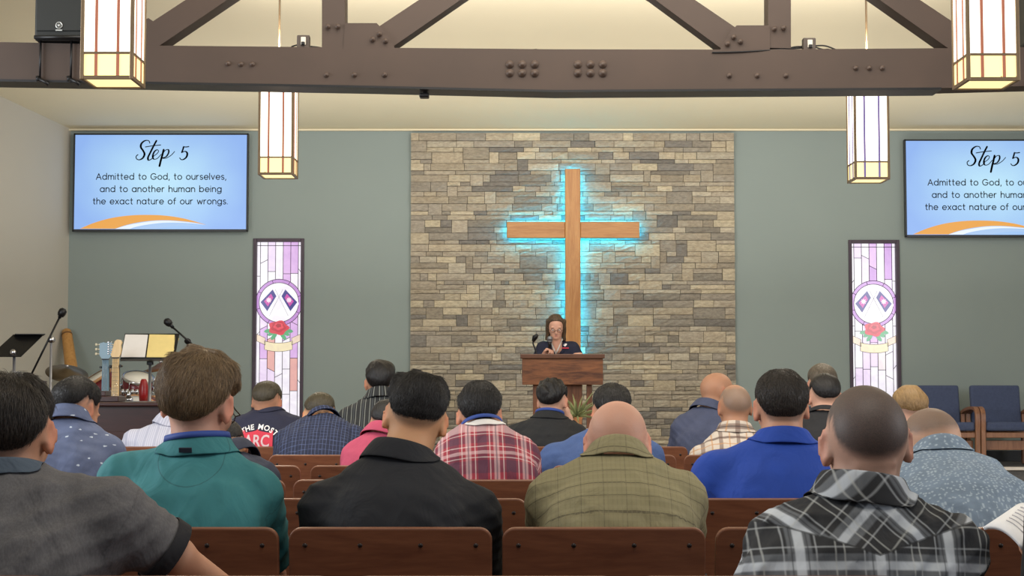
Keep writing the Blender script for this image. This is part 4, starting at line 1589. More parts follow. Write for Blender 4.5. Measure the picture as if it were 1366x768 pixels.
MB().tube([(0, 0, 0), (0, 0, zz - 0.015)], 0.02, 10).lathe([(0, 0.02), (0.12, 0.01), (0.12, 0), (0, 0)], n=20).build('base', m_chrome, rc)
# ------------------------------------------------------------------ people: smooth bodies grown from distance fields
class Field:
    def __init__(self, lo, hi, h):
        self.h = h
        self.o = np.array(lo, np.float32)
        self.n = [int(math.ceil((hi[i] - lo[i]) / h)) + 1 for i in range(3)]
        self.ax = [(self.o[i] + h * np.arange(self.n[i])).astype(np.float32) for i in range(3)]
        self.F = np.full(self.n, 0.25, np.float32)

    def sl(self, lo, hi, pad):
        s = []
        for i in range(3):
            a = max(0, int(math.floor((lo[i] - pad - self.o[i]) / self.h)))
            b = min(self.n[i], int(math.ceil((hi[i] + pad - self.o[i]) / self.h)) + 1)
            if b <= a:
                return None
            s.append(slice(a, b))
        return tuple(s)

    def grid(self, s):
        return (self.ax[0][s[0]][:, None, None], self.ax[1][s[1]][None, :, None], self.ax[2][s[2]][None, None, :])

    def put(self, s, d, k, sub=False):
        f = self.F[s]
        if sub:                       # carve d out
            d = -d
            h = np.clip(0.5 - 0.5 * (d - f) / k, 0, 1) if k > 0 else (d < f)
            self.F[s] = (f * h + d * (1 - h) + k * h * (1 - h)) if k > 0 else np.maximum(f, d)
        elif k > 0:
            h = np.clip(0.5 + 0.5 * (f - d) / k, 0, 1)
            self.F[s] = f * (1 - h) + d * h - k * h * (1 - h)
        else:
            self.F[s] = np.minimum(f, d)

    def cone(self, a, b, ra, rb, k=0.02, sub=False):
        a, b = np.array(a, np.float32), np.array(b, np.float32)
        r = max(ra, rb)
        s = self.sl(np.minimum(a, b) - r, np.maximum(a, b) + r, k * 1.5 + 2.5 * self.h)
        if s is None:
            return
        x, y, z = self.grid(s)
        ab = b - a
        L = float(ab @ ab) + 1e-9
        t = np.clip(((x - a[0]) * ab[0] + (y - a[1]) * ab[1] + (z - a[2]) * ab[2]) / L, 0, 1)
        d = np.sqrt((x - a[0] - t * ab[0]) ** 2 + (y - a[1] - t * ab[1]) ** 2 + (z - a[2] - t * ab[2]) ** 2) - (ra + t * (rb - ra))
        self.put(s, d, k, sub)

    def ell(self, c, r, R=None, k=0.02, sub=False):
        c = np.array(c, np.float32)
        m = max(r)
        s = self.sl(c - m, c + m, k * 1.5 + 2.5 * self.h)
        if s is None:
            return
        x, y, z = self.grid(s)
        self.put(s, ell_d(x - c[0], y - c[1], z - c[2], r, R), k, sub)

    def mesh(self):
        return surfnets(self.F, self.h, self.o)


def ell_d(x, y, z, r, R=None):
    if R is not None:
        R = np.array(R, np.float32)
        x, y, z = (R[0, 0] * x + R[1, 0] * y + R[2, 0] * z, R[0, 1] * x + R[1, 1] * y + R[2, 1] * z, R[0, 2] * x + R[1, 2] * y + R[2, 2] * z)
    k0 = np.sqrt((x / r[0]) ** 2 + (y / r[1]) ** 2 + (z / r[2]) ** 2)
    k1 = np.sqrt((x / r[0] ** 2) ** 2 + (y / r[1] ** 2) ** 2 + (z / r[2] ** 2) ** 2) + 1e-6
    return k0 * (k0 - 1) / k1


def surfnets(F, h, o):
    s = F < 0
    cnt = np.zeros([n - 1 for n in F.shape], np.int8)
    for dx in (0, 1):
        for dy in (0, 1):
            for dz in (0, 1):
                cnt += s[dx:F.shape[0] - 1 + dx, dy:F.shape[1] - 1 + dy, dz:F.shape[2] - 1 + dz]
    act = (cnt > 0) & (cnt < 8)
    I, J, K = np.nonzero(act)
    idx = np.full(act.shape, -1, np.int64)
    idx[I, J, K] = np.arange(len(I))
    acc = np.zeros((len(I), 3))
    num = np.zeros(len(I))
    cs = [(a, b, c) for a in (0, 1) for b in (0, 1) for c in (0, 1)]
    for a in cs:
        for ax in range(3):
            if a[ax]:
                continue
            b = list(a)
            b[ax] = 1
            fa = F[I + a[0], J + a[1], K + a[2]]
            fb = F[I + b[0], J + b[1], K + b[2]]
            m = (fa < 0) != (fb < 0)
            t = np.where(m, fa / np.where(m, fa - fb, 1), 0)
            p = np.array(a)[None, :] + t[:, None] * (np.array(b) - np.array(a))[None, :]
            acc[m] += p[m]
            num[m] += 1
    v = (acc / num[:, None] + np.stack([I, J, K], 1)) * h + o
    quads = []
    for ax in range(3):
        sa = [slice(None)] * 3
        sb = [slice(None)] * 3
        sa[ax], sb[ax] = slice(0, -1), slice(1, None)
        ch = s[tuple(sa)] != s[tuple(sb)]
        i = np.stack(np.nonzero(ch), 1)
        u, w = (ax + 1) % 3, (ax + 2) % 3
        ok = (i[:, u] > 0) & (i[:, w] > 0) & (i[:, u] < F.shape[u] - 1) & (i[:, w] < F.shape[w] - 1)
        i = i[ok]
        ins = s[tuple(i.T)]

        def cell(du, dw):
            c = i.copy()
            c[:, u] += du
            c[:, w] += dw
            return idx[tuple(c.T)]
        q = np.stack([cell(-1, -1), cell(0, -1), cell(0, 0), cell(-1, 0)], 1)
        q[~ins] = q[~ins][:, ::-1]
        quads.append(q)
    return v, np.concatenate(quads)


def field_obj(name, vq, mat, parent):
    v, q = vq
    me = bpy.data.meshes.new(name)
    me.vertices.add(len(v))
    me.vertices.foreach_set('co', v.astype(np.float32).ravel())
    me.loops.add(len(q) * 4)
    me.loops.foreach_set('vertex_index', q.astype(np.int32).ravel())
    me.polygons.add(len(q))
    me.polygons.foreach_set('loop_start', np.arange(0, len(q) * 4, 4, dtype=np.int32))
    me.polygons.foreach_set('use_smooth', np.ones(len(q), bool))
    me.update(calc_edges=True)
    me.validate()
    me.materials.append(mat)
    o = bpy.data.objects.new(name, me)
    COL.objects.link(o)
    o.parent = parent
    return o


def fattr(me, name, typ, arr):
    a = me.attributes.new(name, typ, 'POINT')
    a.data.foreach_set('vector' if typ == 'FLOAT_VECTOR' else 'value', np.asarray(arr, np.float32).ravel())


# ---- materials for people
def skin_mat(name, col, red=(0.75, 0.32, 0.24), stubble=None):
    b = NB(name)
    co = b.objco()
    n = b.noise(co, 18, 4, 0.6)
    c = b.mix(b.ramp(n, 0.35, 0.7, 0, 0.28), col, tuple(a * (0.72 + 0.28 * r) for a, r in zip(col, red)))
    ear = b.attr('ear').outputs['Fac']
    c = b.mix(b.math('MULTIPLY', ear, 0.6), c, tuple(a * r * 1.25 for a, r in zip(col, (0.95, 0.62, 0.55))))
    if stubble is not None:
        s = b.attr('stubble').outputs['Fac']
        n2 = b.noise(co, 1100, 2)
        s = b.math('MULTIPLY', s, b.ramp(n2, 0.25, 0.6, 0.78, 1.0))
        c = b.mix(s, c, stubble)
    bm = b.bump(b.noise(co, 260, 3), 0.10, 0.002)
    return b.out(c, 0.58, bm, Subsurface_Weight=0.08, Subsurface_Radius=(0.6, 0.25, 0.15), Subsurface_Scale=0.012)


def hair_mat(name, c1, c2, rough=0.45, fine=1.0):
    b = NB(name)
    co = b.attr('flow').outputs['Vector']
    n = b.noise(b.mapped(co, (1, 1, 0.12)), 150 * fine, 3, 0.7)
    n2 = b.noise(b.objco(), 14, 3)
    f = b.math('ADD', b.math('MULTIPLY', b.ramp(n, 0.36, 0.66), 0.75), b.math('MULTIPLY', b.ramp(n2, 0.35, 0.65), 0.25))
    c = b.mix(f, c1, c2)
    return b.out(c, rough, b.bump(n, 0.9, 0.006), Specular_IOR_Level=0.35)


def strand_mat(name, c1, c2):
    b = NB(name)
    info = b.n('ShaderNodeHairInfo')
    c = b.mix(info.outputs['Random'], c1, c2)
    return b.out(c, 0.42)


class Cloth(NB):
    """fabric material; self.u, self.v are distances along the cloth, self.w tells sleeves (1) from the back (0)"""
    def __init__(self, name):
        super().__init__(name)
        a = self.attr('cloth').outputs['Vector']
        s = self.n('ShaderNodeSeparateXYZ')
        self.set(s.inputs[0], a)
        self.co, self.u, self.v, self.w = a, *s.outputs[:3]

    def diag(self, ang):
        c, s = math.cos(RAD(ang)), math.sin(RAD(ang))
        return self.math('ADD', self.math('MULTIPLY', self.u, c), self.math('MULTIPLY', self.v, s))

    def finish(self, col, rough=0.85, weave=0.25, wr=0.55, sheen=0.0):
        oc = self.objco()
        n = self.noise(self.mapped(oc, (1, 1, 0.6)), 9, 3, 0.5, 1.2)
        n2 = self.noise(oc, 700, 2)
        seam = self.ramp(self.math('ABSOLUTE', self.math('SUBTRACT', self.w, 0.5)), .25, .42, .22, 0)
        col = self.mix(seam, col, (0.01, 0.01, 0.012))
        b1 = self.bump(n, wr, 0.02)
        b2 = self.bump(n2, weave, 0.0015, b1)
        kw = dict(Sheen_Weight=sheen) if sheen else {}
        return self.out(col, rough, b2, **kw)


def cloth_plain(name, col, var=0.08, rough=0.85, heather=0.0, scale=14, yoke=None):
    b = Cloth(name)
    n = b.noise(b.objco(), scale, 4)
    c = b.mix(b.ramp(n, 0.3, 0.7), tuple(x * (1 - var) for x in col), tuple(x * (1 + var) for x in col))
    if heather:
        h = b.noise(b.mapped(b.objco(), (1, 1, 0.35)), 300, 2)
        c = b.mix(b.ramp(h, 0.35, 0.7, 0, heather), c, tuple(min(1, x * 2.0 + 0.03) for x in col))
    if yoke:
        # half-moon stitched seam below the collar
        r = b.math('SQRT', b.math('ADD', b.math('POWER', b.math('ABSOLUTE', b.math('DIVIDE', b.u, yoke[0])), 2.0), b.math('POWER', b.math('ABSOLUTE', b.math('DIVIDE', b.math('ADD', b.v, yoke[2]), yoke[1])), 2.0)))
        ln = b.ramp(b.math('ABSOLUTE', b.math('SUBTRACT', r, 1.0)), .008, .022, .6, 0)
        ln = b.math('MULTIPLY', ln, b.math('LESS_THAN', b.w, 0.1))
        c = b.mix(ln, c, tuple(x * .35 for x in col))
    return b.finish(c, rough)


def cloth_plaid(name, base, layers, diag=False, yoke=None):
    """layers: (axis 'u' or 'v', period, offset, width fraction, colour, opacity)"""
    b = Cloth(name)

    def weave(u, v):
        c = base
        for ax, per, off, wid, col, op in layers:
            f = b.stripe(u if ax == 'u' else v, per, off, wid, 0.012)
            c = b.mix(b.math('MULTIPLY', f, op), c, col)
        return c
    c = weave(b.u, b.v)
    if yoke is not None:
        # bias-cut yoke above a pointed seam
        d = weave(b.diag(45), b.diag(-45))
        lim = b.math('SUBTRACT', b.v, b.math('MULTIPLY', b.math('ABSOLUTE', b.u), yoke[1]))
        f = b.ramp(lim, yoke[0] - 0.002, yoke[0] + 0.002)
        f = b.math('MULTIPLY', f, b.math('LESS_THAN', b.w, 0.5))
        c = b.mix(f, c, d)
        seam = b.ramp(b.math('ABSOLUTE', b.math('SUBTRACT', lim, yoke[0])), 0.0015, 0.003, 0.6, 0)
        seam = b.math('MULTIPLY', seam, b.math('LESS_THAN', b.w, 0.5))
        c = b.mix(seam, c, tuple(0.3 * x for x in base))
    return b.finish(c, 0.85)


def vor_flecks(name, base, fleck, scale, thr, stretch=(1, 1, 1), var=0.1, soft=0.02, keep=1.0, op=1.0):
    b = Cloth(name)
    n = b.noise(b.objco(), 16, 4)
    c = b.mix(b.ramp(n, 0.3, 0.7), tuple(x * (1 - var) for x in base), tuple(x * (1 + var) for x in base))
    vn = b.n('ShaderNodeTexVoronoi')
    vn.feature = 'F1'
    vn.voronoi_dimensions = '2D'
    dn = b.n('ShaderNodeTexNoise')
    b.set(dn.inputs['Vector'], b.co)
    dn.inputs['Scale'].default_value = scale * 2.2
    mx = b.n('ShaderNodeMix', data_type='VECTOR')
    mx.inputs[0].default_value = 0.12 / scale * 4
    b.set(mx.inputs[4], b.mapped(b.co, stretch))
    b.set(mx.inputs[5], dn.outputs['Color'])
    b.set(vn.inputs['Vector'], mx.outputs[1])
    vn.inputs['Scale'].default_value = scale
    f = b.ramp(vn.outputs['Distance'], thr - soft, thr + soft, op, 0)
    sp = b.n('ShaderNodeSeparateColor')
    b.set(sp.inputs[0], vn.outputs['Color'])
    f = b.math('MULTIPLY', f, b.math('LESS_THAN', sp.outputs[0], keep))
    c = b.mix(f, c, fleck)
    return b.finish(c, 0.85)


SHOE = plain('black_shoe_leather', S(30, 28, 28), 0.4)
TROU_D = plain('dark_trouser_cloth', S(44, 46, 56), 0.9, bump=0.2)
TROU_B = plain('blue_denim', S(62, 76, 104), 0.9, bump=0.2)
TROU_K = plain('khaki_trouser_cloth', S(150, 132, 104), 0.9, bump=0.2)


def V3(p):
    return np.array(p, float)


def person(cfg):
    """cfg positions are world points; the root stands on the floor under the hips"""
    C = cfg
    hq = C.get('h', 0.010)
    seat_z = C.get('seat_z', 0.455)
    N, SL_, SR_, HC = V3(C['neck']), V3(C['sl']), V3(C['sr']), V3(C['head'])
    hip = V3(C['hip'])
    root = empty('person', (hip[0], hip[1], C.get('floor', 0.0)))
    tag(root, C['label'], 'person', C.get('group'))
    off = np.array([hip[0], hip[1], C.get('floor', 0.0)])
    rise = np.array([0, 0, C.get('rise', .014)])
    N, SL_, SR_, HC, hip = N - off, SL_ - off + rise, SR_ - off + rise, HC - off, hip - off
    bw, bd = C.get('bw', 1.0), C.get('bd', 1.0)
    standing = C.get('standing', False)
    face = -1 if C.get('facing') == 'camera' else 1           # +1: looks to the stage
    # --- head frame
    yaw, bow, roll = RAD(C.get('yaw', 0)), RAD(C.get('bow', 20)), RAD(C.get('roll', 0))
    R = np.array(Matrix.Rotation(yaw, 3, 'Z') @ Matrix.Rotation(roll, 3, 'Y') @ Matrix.Rotation(-bow, 3, 'X'))
    hs = C['hw'] / 0.074
    T = lambda p: HC + R @ (np.array(p, float) * hs)
    # --- spine
    Nt = N + np.array([0, 0, -.062])
    mid = hip * 0.52 + Nt * 0.48
    hump = C.get('hump', 0.05)
    fwd = np.array([0, 1.0, 0]) * face
    low = hip * 0.78 + Nt * 0.22 - fwd * hump * 0.5
    mid = mid - fwd * hump
    hi = hip * 0.24 + Nt * 0.76 - fwd * hump * 0.55
    cp = [hip, low, mid, hi, Nt]
    sp = np.array(smooth3(cp, 9))
    tt = np.linspace(0, 1, len(sp))
    ks = [0, .2, .45, .7, .86, .95, 1]
    A = np.interp(tt, ks, np.array([.170, .158, .155, .162, .145, .105, .075]) * bw)
    B = np.interp(tt, ks, np.array([.125, .120, .118, .120, .100, .078, .055]) * bd)
    slen = np.concatenate([[0], np.cumsum(np.linalg.norm(np.diff(sp, axis=0), axis=1))])
    # --- arms
    arms = []
    for s, Sx in ((-1, SL_), (1, SR_)):
        key = 'arm_l' if s < 0 else 'arm_r'
        if key in C:
            E, Wr = [V3(p) - off for p in C[key][:2]]
        else:
            E = Sx + np.array([s * C.get('elbow_out', 0.05), 0.16 * face, -0.235])
            Wr = np.array([hip[0] + s * 0.06, hip[1] + 0.42 * face, max(seat_z + 0.17, 0.62)])
            d = Wr - E
            Wr = E + d / np.linalg.norm(d) * 0.25
        arms.append((s, Sx, E, Wr))
    ra = C.get('ra', 1.0)

    def torso(fd, inset, sel=slice(None), pw=2.35):
        lo = sp.min(0) - np.array([A.max(), B.max(), B.max()]) * 1.02
        hi_ = sp.max(0) + np.array([A.max(), B.max(), B.max()]) * 1.02
        s = fd.sl(lo, hi_, 0.05)
        x, y, z = fd.grid(s)
        best = None
        for i in range(len(sp) - 1):
            a, b = sp[i], sp[i + 1]
            ab = b - a
            L = ab @ ab
            t = np.clip(((x - a[0]) * ab[0] + (y - a[1]) * ab[1] + (z - a[2]) * ab[2]) / L, 0, 1)
            qx = np.abs(x - a[0] - t * ab[0])
            qn = np.sqrt((y - a[1] - t * ab[1]) ** 2 + (z - a[2] - t * ab[2]) ** 2)
            aa = A[i] + t * (A[i + 1] - A[i]) + inset
            bb = B[i] + t * (B[i + 1] - B[i]) + inset
            kk = ((qx / aa) ** pw + (qn / bb) ** pw) ** (1 / pw)
            d = (kk - 1) * np.minimum(aa, bb)
            best = d if best is None else np.minimum(best, d)
        fd.put(s, best.astype(np.float32), 0.03)

    def shoulders(fd, inset):
        top = N + np.array([0, 0, -0.035])
        c7 = N + np.array([0, 0, 0.0])
        for s, Sx, E, Wr in arms:
            fd.cone(c7 + np.array([s * 0.025, 0, -0.030]), Sx + np.array([-s * 0.03, 0, 0.010]), 0.046 * bd + inset, 0.055 * ra + inset, 0.04)
            fd.ell(Sx, (0.058 * ra + inset, 0.060 * ra + inset, 0.060 * ra + inset), None, 0.03)
            # shoulder-blade and chest mass
            m = sp[int(len(sp) * 0.70)]
            fd.cone(Sx + np.array([-s * 0.035, -0.01 * face, -0.05]), m + np.array([s * 0.09 * bw, -0.02 * face, -0.03]), 0.062 * bd + inset, 0.085 * bd + inset, 0.06)

    def arm_chain(fd, inset, frac, kk=0.016, elbow=True):
        for s, Sx, E, Wr in arms:
            if frac <= 1:
                Ee = Sx + (E - Sx) * frac
                fd.cone(Sx, Ee, 0.060 * ra + inset, (0.060 * ra + (0.045 - 0.060 * ra) * frac) + inset * 1.3, kk)
            else:
                fd.cone(Sx, E, 0.060 * ra + inset, 0.046 * ra + inset, kk)
                Ww = E + (Wr - E) * (frac - 1)
                fd.cone(E, Ww, 0.045 * ra + inset, 0.030 + inset * 1.1, 0.025)

    # =================================================== body (one continuous surface)
    allp = np.array([N, SL_, SR_, HC, hip] + [a[2] for a in arms] + [a[3] for a in arms])
    foot_y = hip[1] + (0.46 * face if not standing else 0.0)
    lo = np.minimum(allp.min(0) - 0.19, [hip[0] - 0.24, min(hip[1], foot_y) - 0.2, 0.0])
    hi_ = np.maximum(allp.max(0) + 0.19, [hip[0] + 0.24, max(hip[1], foot_y) + 0.22, 0.0])
    lo[2] = -0.01
    f = Field(lo, hi_, hq)
    torso(f, -0.018)
    shoulders(f, -0.016)
    # legs
    knees = []
    for s in (-1, 1):
        if standing:
            hj = hip + np.array([s * 0.085, 0, -0.04])
            kn = np.array([hip[0] + s * 0.10, hip[1] + 0.02 * face, 0.48])
            an = np.array([hip[0] + s * 0.11, hip[1] - 0.01 * face, 0.09])
        else:
            hj = hip + np.array([s * 0.09, 0.02 * face, -0.02])
            kn = np.array([hip[0] + s * 0.14, hip[1] + 0.42 * face, seat_z + 0.065])
            an = np.array([hip[0] + s * 0.13, hip[1] + 0.40 * face, 0.09])
        knees.append((s, hj, kn, an))
        f.cone(hj, kn, 0.078, 0.052, 0.03)
        f.cone(kn, an, 0.050, 0.034, 0.02)
        f.cone(an + np.array([0, -0.02 * face, -0.045]), an + np.array([0, 0.13 * face, -0.06]), 0.034, 0.026, 0.02)
    # arms and hands
    arm_chain(f, -0.012, 2.0)
    hand_list = []
    for s, Sx, E, Wr in arms:
        key = 'hand_l' if s < 0 else 'hand_r'
        d = Wr - E
        d /= np.linalg.norm(d)
        curl = 0.5
        pn = np.array([0, 0, -1.0])
        if key in C:
            d, pn, curl = V3(C[key][0]), V3(C[key][1]), C[key][2]
            d /= np.linalg.norm(d)
        pn = pn - d * (pn @ d)
        pn /= np.linalg.norm(pn)
        sd = np.cross(d, pn)
        f.cone(Wr - d * 0.01, Wr + d * 0.035, 0.025, 0.028, 0.02)
        for j, (o_, L) in enumerate(((-0.030, 0.070), (-0.010, 0.080), (0.010, 0.076), (0.028, 0.060))):
            base = Wr + d * 0.085 + sd * o_
            f.cone(Wr + d * 0.03 + sd * o_ * 0.7, base, 0.014, 0.0115, 0.012)
            p = base
            ang = 0.25
            for seg in range(3):
                ang += curl * 1.0
                dd = d * math.cos(ang) + pn * math.sin(ang)
                q = p + dd * L * (0.45, 0.32, 0.26)[seg]
                f.cone(p, q, 0.0098 - 0.0008 * seg, 0.0092 - 0.0008 * seg, 0.004)
                p = q
        tside = -1 if s > 0 else 1
        tb_ = Wr + d * 0.03 + sd * 0.026 * tside * face * 1.0
        t1 = tb_ + d * 0.035 + sd * 0.022 * tside * face + pn * 0.012
        t2 = t1 + d * 0.028 + pn * 0.016
        f.cone(tb_, t1, 0.014, 0.011, 0.01)
        f.cone(t1, t2, 0.011, 0.009, 0.005)
        hand_list.append((Wr, d, pn, sd))
    # neck and head
    nk0, nk1 = N + np.array([0, 0.012 * face, -0.03]), T((0, -0.012, -0.055))
    nr = C.get('nr', 0.056)
    f.cone(nk0, nk1, nr * 1.10, nr, 0.03)
    f.cone(N + np.array([0, 0.06 * face, -0.05]), T((0, 0.045, -0.085)), nr * 0.95, nr * 0.80, 0.03)
    e3 = lambda p, r, k=0.02, rot=None, sub=False: f.ell(T(p), tuple(np.array(r) * hs), R if rot is None else R @ np.array(rot), k, sub)
    e3((0, 0, 0), (.074, .094, .086), .02)
    e3((0, -.035, -.012), (.068, .064, .070), .03)
    e3((0, .030, -.062), (.058, .064, .070), .03)
    e3((0, .052, -.098), (.042, .045, .036), .025)
    e3((0, .083, -.118), (.018, .016, .014), .02)
    for s in (-1, 1):
        e3((s * .044, .066, -.052), (.020, .022, .022), .02)                       # cheek
        e3((s * .031, .086, -.014), (.024, .010, .008), .012)                      # brow
        e3((s * .031, .099, -.032), (.014, .010, .009), .006, sub=True)            # eye socket
        e3((s * .031, .084, -.032), (.0125, .0125, .0115), .002)                   # eyeball under lid
    f.cone(T((0, .090, -.022)), T((0, .106, -.062)), .008 * hs, .012 * hs, .008)   # nose
    for s in (-1, 1):
        e3((s * .010, .099, -.067), (.008, .009, .007), .004)
    e3((0, .090, -.088), (.022, .010, .0055), .004)                               # lips
    e3((0, .089, -.098), (.019, .010, .006), .004)
    # ears
    es = C.get('ear', 1.0)
    flare = C.get('flare', 34)
    for s in (-1, 1):
        Re = np.array(Matrix.Rotation(s * RAD(-flare), 3, 'Z') @ Matrix.Rotation(RAD(10), 3, 'X'))
        c = np.array((s * .0795, -.004, -.034))
        back = Re @ np.array((0, -.006, 0))
        e3(c + back + np.array((s * .004, 0, .006)), (.0075, .0225 * es, .032 * es), .006, Re)
        e3(c + Re @ np.array((0, -.002, -.026)), (.0075, .011, .013), .008, Re)
        e3(c + Re @ np.array((s * .0075, .001, .003)), (.005, .012 * es, .020 * es), .004, Re, sub=True)
        e3(c + np.array((-s * .006, .010, -.006)), (.010, .012, .022), .01)
    if C.get('fold'):
        for k_ in range(2):
            p0 = T((0, -.072 + .004 * k_, -.072 - .02 * k_))
            f.ell(p0, (.040 * hs, .012 * hs, .009 * hs), R, .012)
    vq = f.mesh()
    skin = C['skin']
    body = field_obj('body', vq, skin, root)
    v = vq[0]
    q = (v - HC) @ R / hs            # head-local coordinates of every vertex
    earm = np.clip((np.abs(q[:, 0]) - .077) / .006, 0, 1) * (np.abs(q[:, 1]) < .05) * (np.abs(q[:, 2] + .03) < .06)
    fattr(body.data, 'ear', 'FLOAT', earm)

    # =================================================== hair
    H = C.get('hair')
    HL = lambda y: np.interp(y, [-.11, -.078, -.062, -.046, -.030, -.010, .020, .034, .05, .075, .10], H_line)
    nape = (H or {}).get('nape', -.070)
    H_line = [nape, nape, nape + .008, min(nape + .036, -.022), -.004, .014, -.004, .000, .042, .062, .066]
    if (H or {}).get('long'):
        H_line = [-.30] * 3 + [-.30, -.25, -.2, -.1, -.02, .03, .054, .056]
    hl_ = HL(q[:, 1]) + .020 * np.clip(np.abs(q[:, 0]) / .06, 0, 1.2) ** 2 * (q[:, 1] < -.03)
    stub = np.clip((q[:, 2] - hl_ + (.020 if H else 0)) / .020, 0, 1) * (np.linalg.norm(q / np.array([.085, .105, .098]), axis=1) < 1.15)
    if C.get('stub_top') is not None:
        # bald crown: stubble only on back and sides
        rr = np.sqrt((q[:, 0] / .062) ** 2 + ((q[:, 1] - .03) / .085) ** 2)
        stub = stub * np.clip(((.066 - q[:, 2]) + C['stub_top']) / .03, 0, 1)
    fattr(body.data, 'stubble', 'FLOAT', stub * C.get('stub', 0.7 if H and not H.get('long') else 0.0) * (1 - earm))
    if H:
        hh = min(hq, 0.007) if not C.get('far') else 0.0085
        pad = .06 * hs + H.get('top', .02)
        Hlo, Hhi = HC - .12 * hs - pad, HC + .12 * hs + pad
        if H.get('long'):
            Hlo[2] -= .14
        g = Field(Hlo, Hhi, hh)
        x, y, z = np.meshgrid(*[a.astype(np.float32) for a in g.ax], indexing='ij')
        px_, py_, pz_ = x - HC[0], y - HC[1], z - HC[2]
        Rm = R
        lx = (Rm[0, 0] * px_ + Rm[1, 0] * py_ + Rm[2, 0] * pz_) / hs
        ly = (Rm[0, 1] * px_ + Rm[1, 1] * py_ + Rm[2, 1] * pz_) / hs
        lz = (Rm[0, 2] * px_ + Rm[1, 2] * py_ + Rm[2, 2] * pz_) / hs
        d = ell_d(lx, ly, lz, (.074, .094, .086))
        d2 = ell_d(lx, ly + .035, lz + .012, (.068, .064, .070))
        hh_ = np.clip(.5 + .5 * (d - d2) / .03, 0, 1)
        d = d * (1 - hh_) + d2 * hh_ - .03 * hh_ * (1 - hh_)
        wgt = np.clip((lz + .03) / .10, 0, 1)
        th = H.get('side', .010) + (H.get('top', .02) - H.get('side', .010)) * wgt
        rs = np.random.default_rng(C.get('seed', 1))
        nz = np.zeros_like(lx)
        for k_ in range(7):
            w_ = rs.normal(size=3) * H.get('tuft', 55)
            w_[2] *= .45
            nz += np.sin(lx * w_[0] + ly * w_[1] + lz * w_[2] + rs.uniform(0, 6.28))
        nz /= 7
        hair_l = HL(ly) + .020 * np.clip(np.abs(lx) / .06, 0, 1.2) ** 2 * (ly < -.03)
        fade = np.clip((lz - hair_l) / H.get('fade', .045), 0, 1)
        th = .002 + (th - .002) * fade ** .8
        d = d - th * (1 + H.get('rough', .35) * nz * 1.6)
        mask = (hair_l + nz * H.get('edge', .012) - lz) * .75
        if H.get('long'):
            # straight hair falling to the shoulders behind and beside the face
            dl = np.sqrt((lx / 1.0) ** 2 + ((ly + .02) / 1.05) ** 2) - .088 - .010 * nz
            dl = np.abs(dl) - .013 + .003 * nz
            dl = np.maximum(dl, lz - .035)
            dl = np.maximum(dl, -(lz + .165 + .02 * nz))
            dl = np.maximum(dl, ly - .030)
            d = np.minimum(np.maximum(d, mask), dl)
            mask = np.full_like(d, -1)
        if H.get('cut') is not None:           # receding front / bald patch
            for (c0, r0) in H['cut']:
                mask = np.maximum(mask, -ell_d(lx - c0[0], ly - c0[1], lz - c0[2], r0) + nz * .006)
        m = np.maximum(d, mask)
        kk = .010
        hh2 = np.clip(.5 - .5 * (mask - d) / kk, 0, 1)
        m = mask * (1 - hh2) + d * hh2 + kk * hh2 * (1 - hh2)
        # keep the ears free
        for s in ((-1, 1) if not H.get('long') else ()):
            de = ell_d(lx - s * .089, ly + .004, lz + .032, (.019, .026, .036))
            m = np.maximum(m, -de)
        g.F = (m * hs).astype(np.float32)
        hv = g.mesh()
        H['line'] = ([-.11, -.078, -.062, -.046, -.030, -.010, .020, .034, .05, .075, .10], H_line)
        if len(hv[0]):
            ho = field_obj('hair', hv, H['mat'], root)
            hl = (hv[0] - HC) @ R / hs
            fattr(ho.data, 'flow', 'FLOAT_VECTOR', np.stack([hl[:, 0], hl[:, 1] * .6, hl[:, 2]], 1))
            if H.get('strands'):
                add_strands(ho, hv, HC, R, hs, H, rs)

    # =================================================== shirt
    S_ = C['shirt']
    frac = S_.get('sleeve', 0.92)
    inset = S_.get('loose', 0.008)
    g = Field(np.minimum(lo, lo), hi_, hq)
    torso(g, inset)
    shoulders(g, inset)
    arm_chain(g, inset + 0.002, frac)
    x, y, z = [a[:, None, None] if i == 0 else (a[None, :, None] if i == 1 else a[None, None, :]) for i, a in enumerate(g.ax)]
    # folds
    rs = np.random.default_rng(C.get('seed', 1) + 50)
    nz = np.zeros(g.n, np.float32)
    for k_ in range(5):
        w_ = rs.normal(size=3) * np.array([15, 10, 24]) * (1 + .25 * k_)
        w2 = rs.normal(size=3) * np.array([11, 8, 13])
        ph, p2 = rs.uniform(0, 6.28, 2)
        warp = np.sin(x * w2[0] + y * w2[1] + z * w2[2] + p2)
        gate = np.clip(.5 + .8 * np.sin(x * w2[2] - z * w2[0] + ph * 2), 0, 1)
        nz += (.45 - np.abs(np.sin(x * w_[0] + y * w_[1] + z * w_[2] + ph + 2.4 * warp)) ** .75) * gate
    g.F = g.F - nz * S_.get('fold', 0.0040)
    if frac <= 1:                       # short sleeves end in a clean hem
        for s, Sx, E, Wr in arms:
            ad = (E - Sx) / np.linalg.norm(E - Sx)
            cc = Sx + (E - Sx) * frac
            dd = (x - cc[0]) * ad[0] + (y - cc[1]) * ad[1] + (z - cc[2]) * ad[2]
            tt_ = (x - Sx[0]) * ad[0] + (y - Sx[1]) * ad[1] + (z - Sx[2]) * ad[2]
            r_ = np.sqrt(np.maximum((x - Sx[0]) ** 2 + (y - Sx[1]) ** 2 + (z - Sx[2]) ** 2 - tt_ ** 2, 0))
            g.F = np.where(r_ < .085, np.maximum(g.F, np.minimum(dd, .2)), g.F)
    # neckline, hem
    up = N + (T((0, -.02, -.07)) - N) * 0.0
    ndir = T((0, -.012, -.055)) - N
    ndir = ndir / np.linalg.norm(ndir) * 0.55 + np.array([0, 0, 0.45])
    ndir /= np.linalg.norm(ndir)
    cutp = N + ndir * S_.get('neck', -0.010)
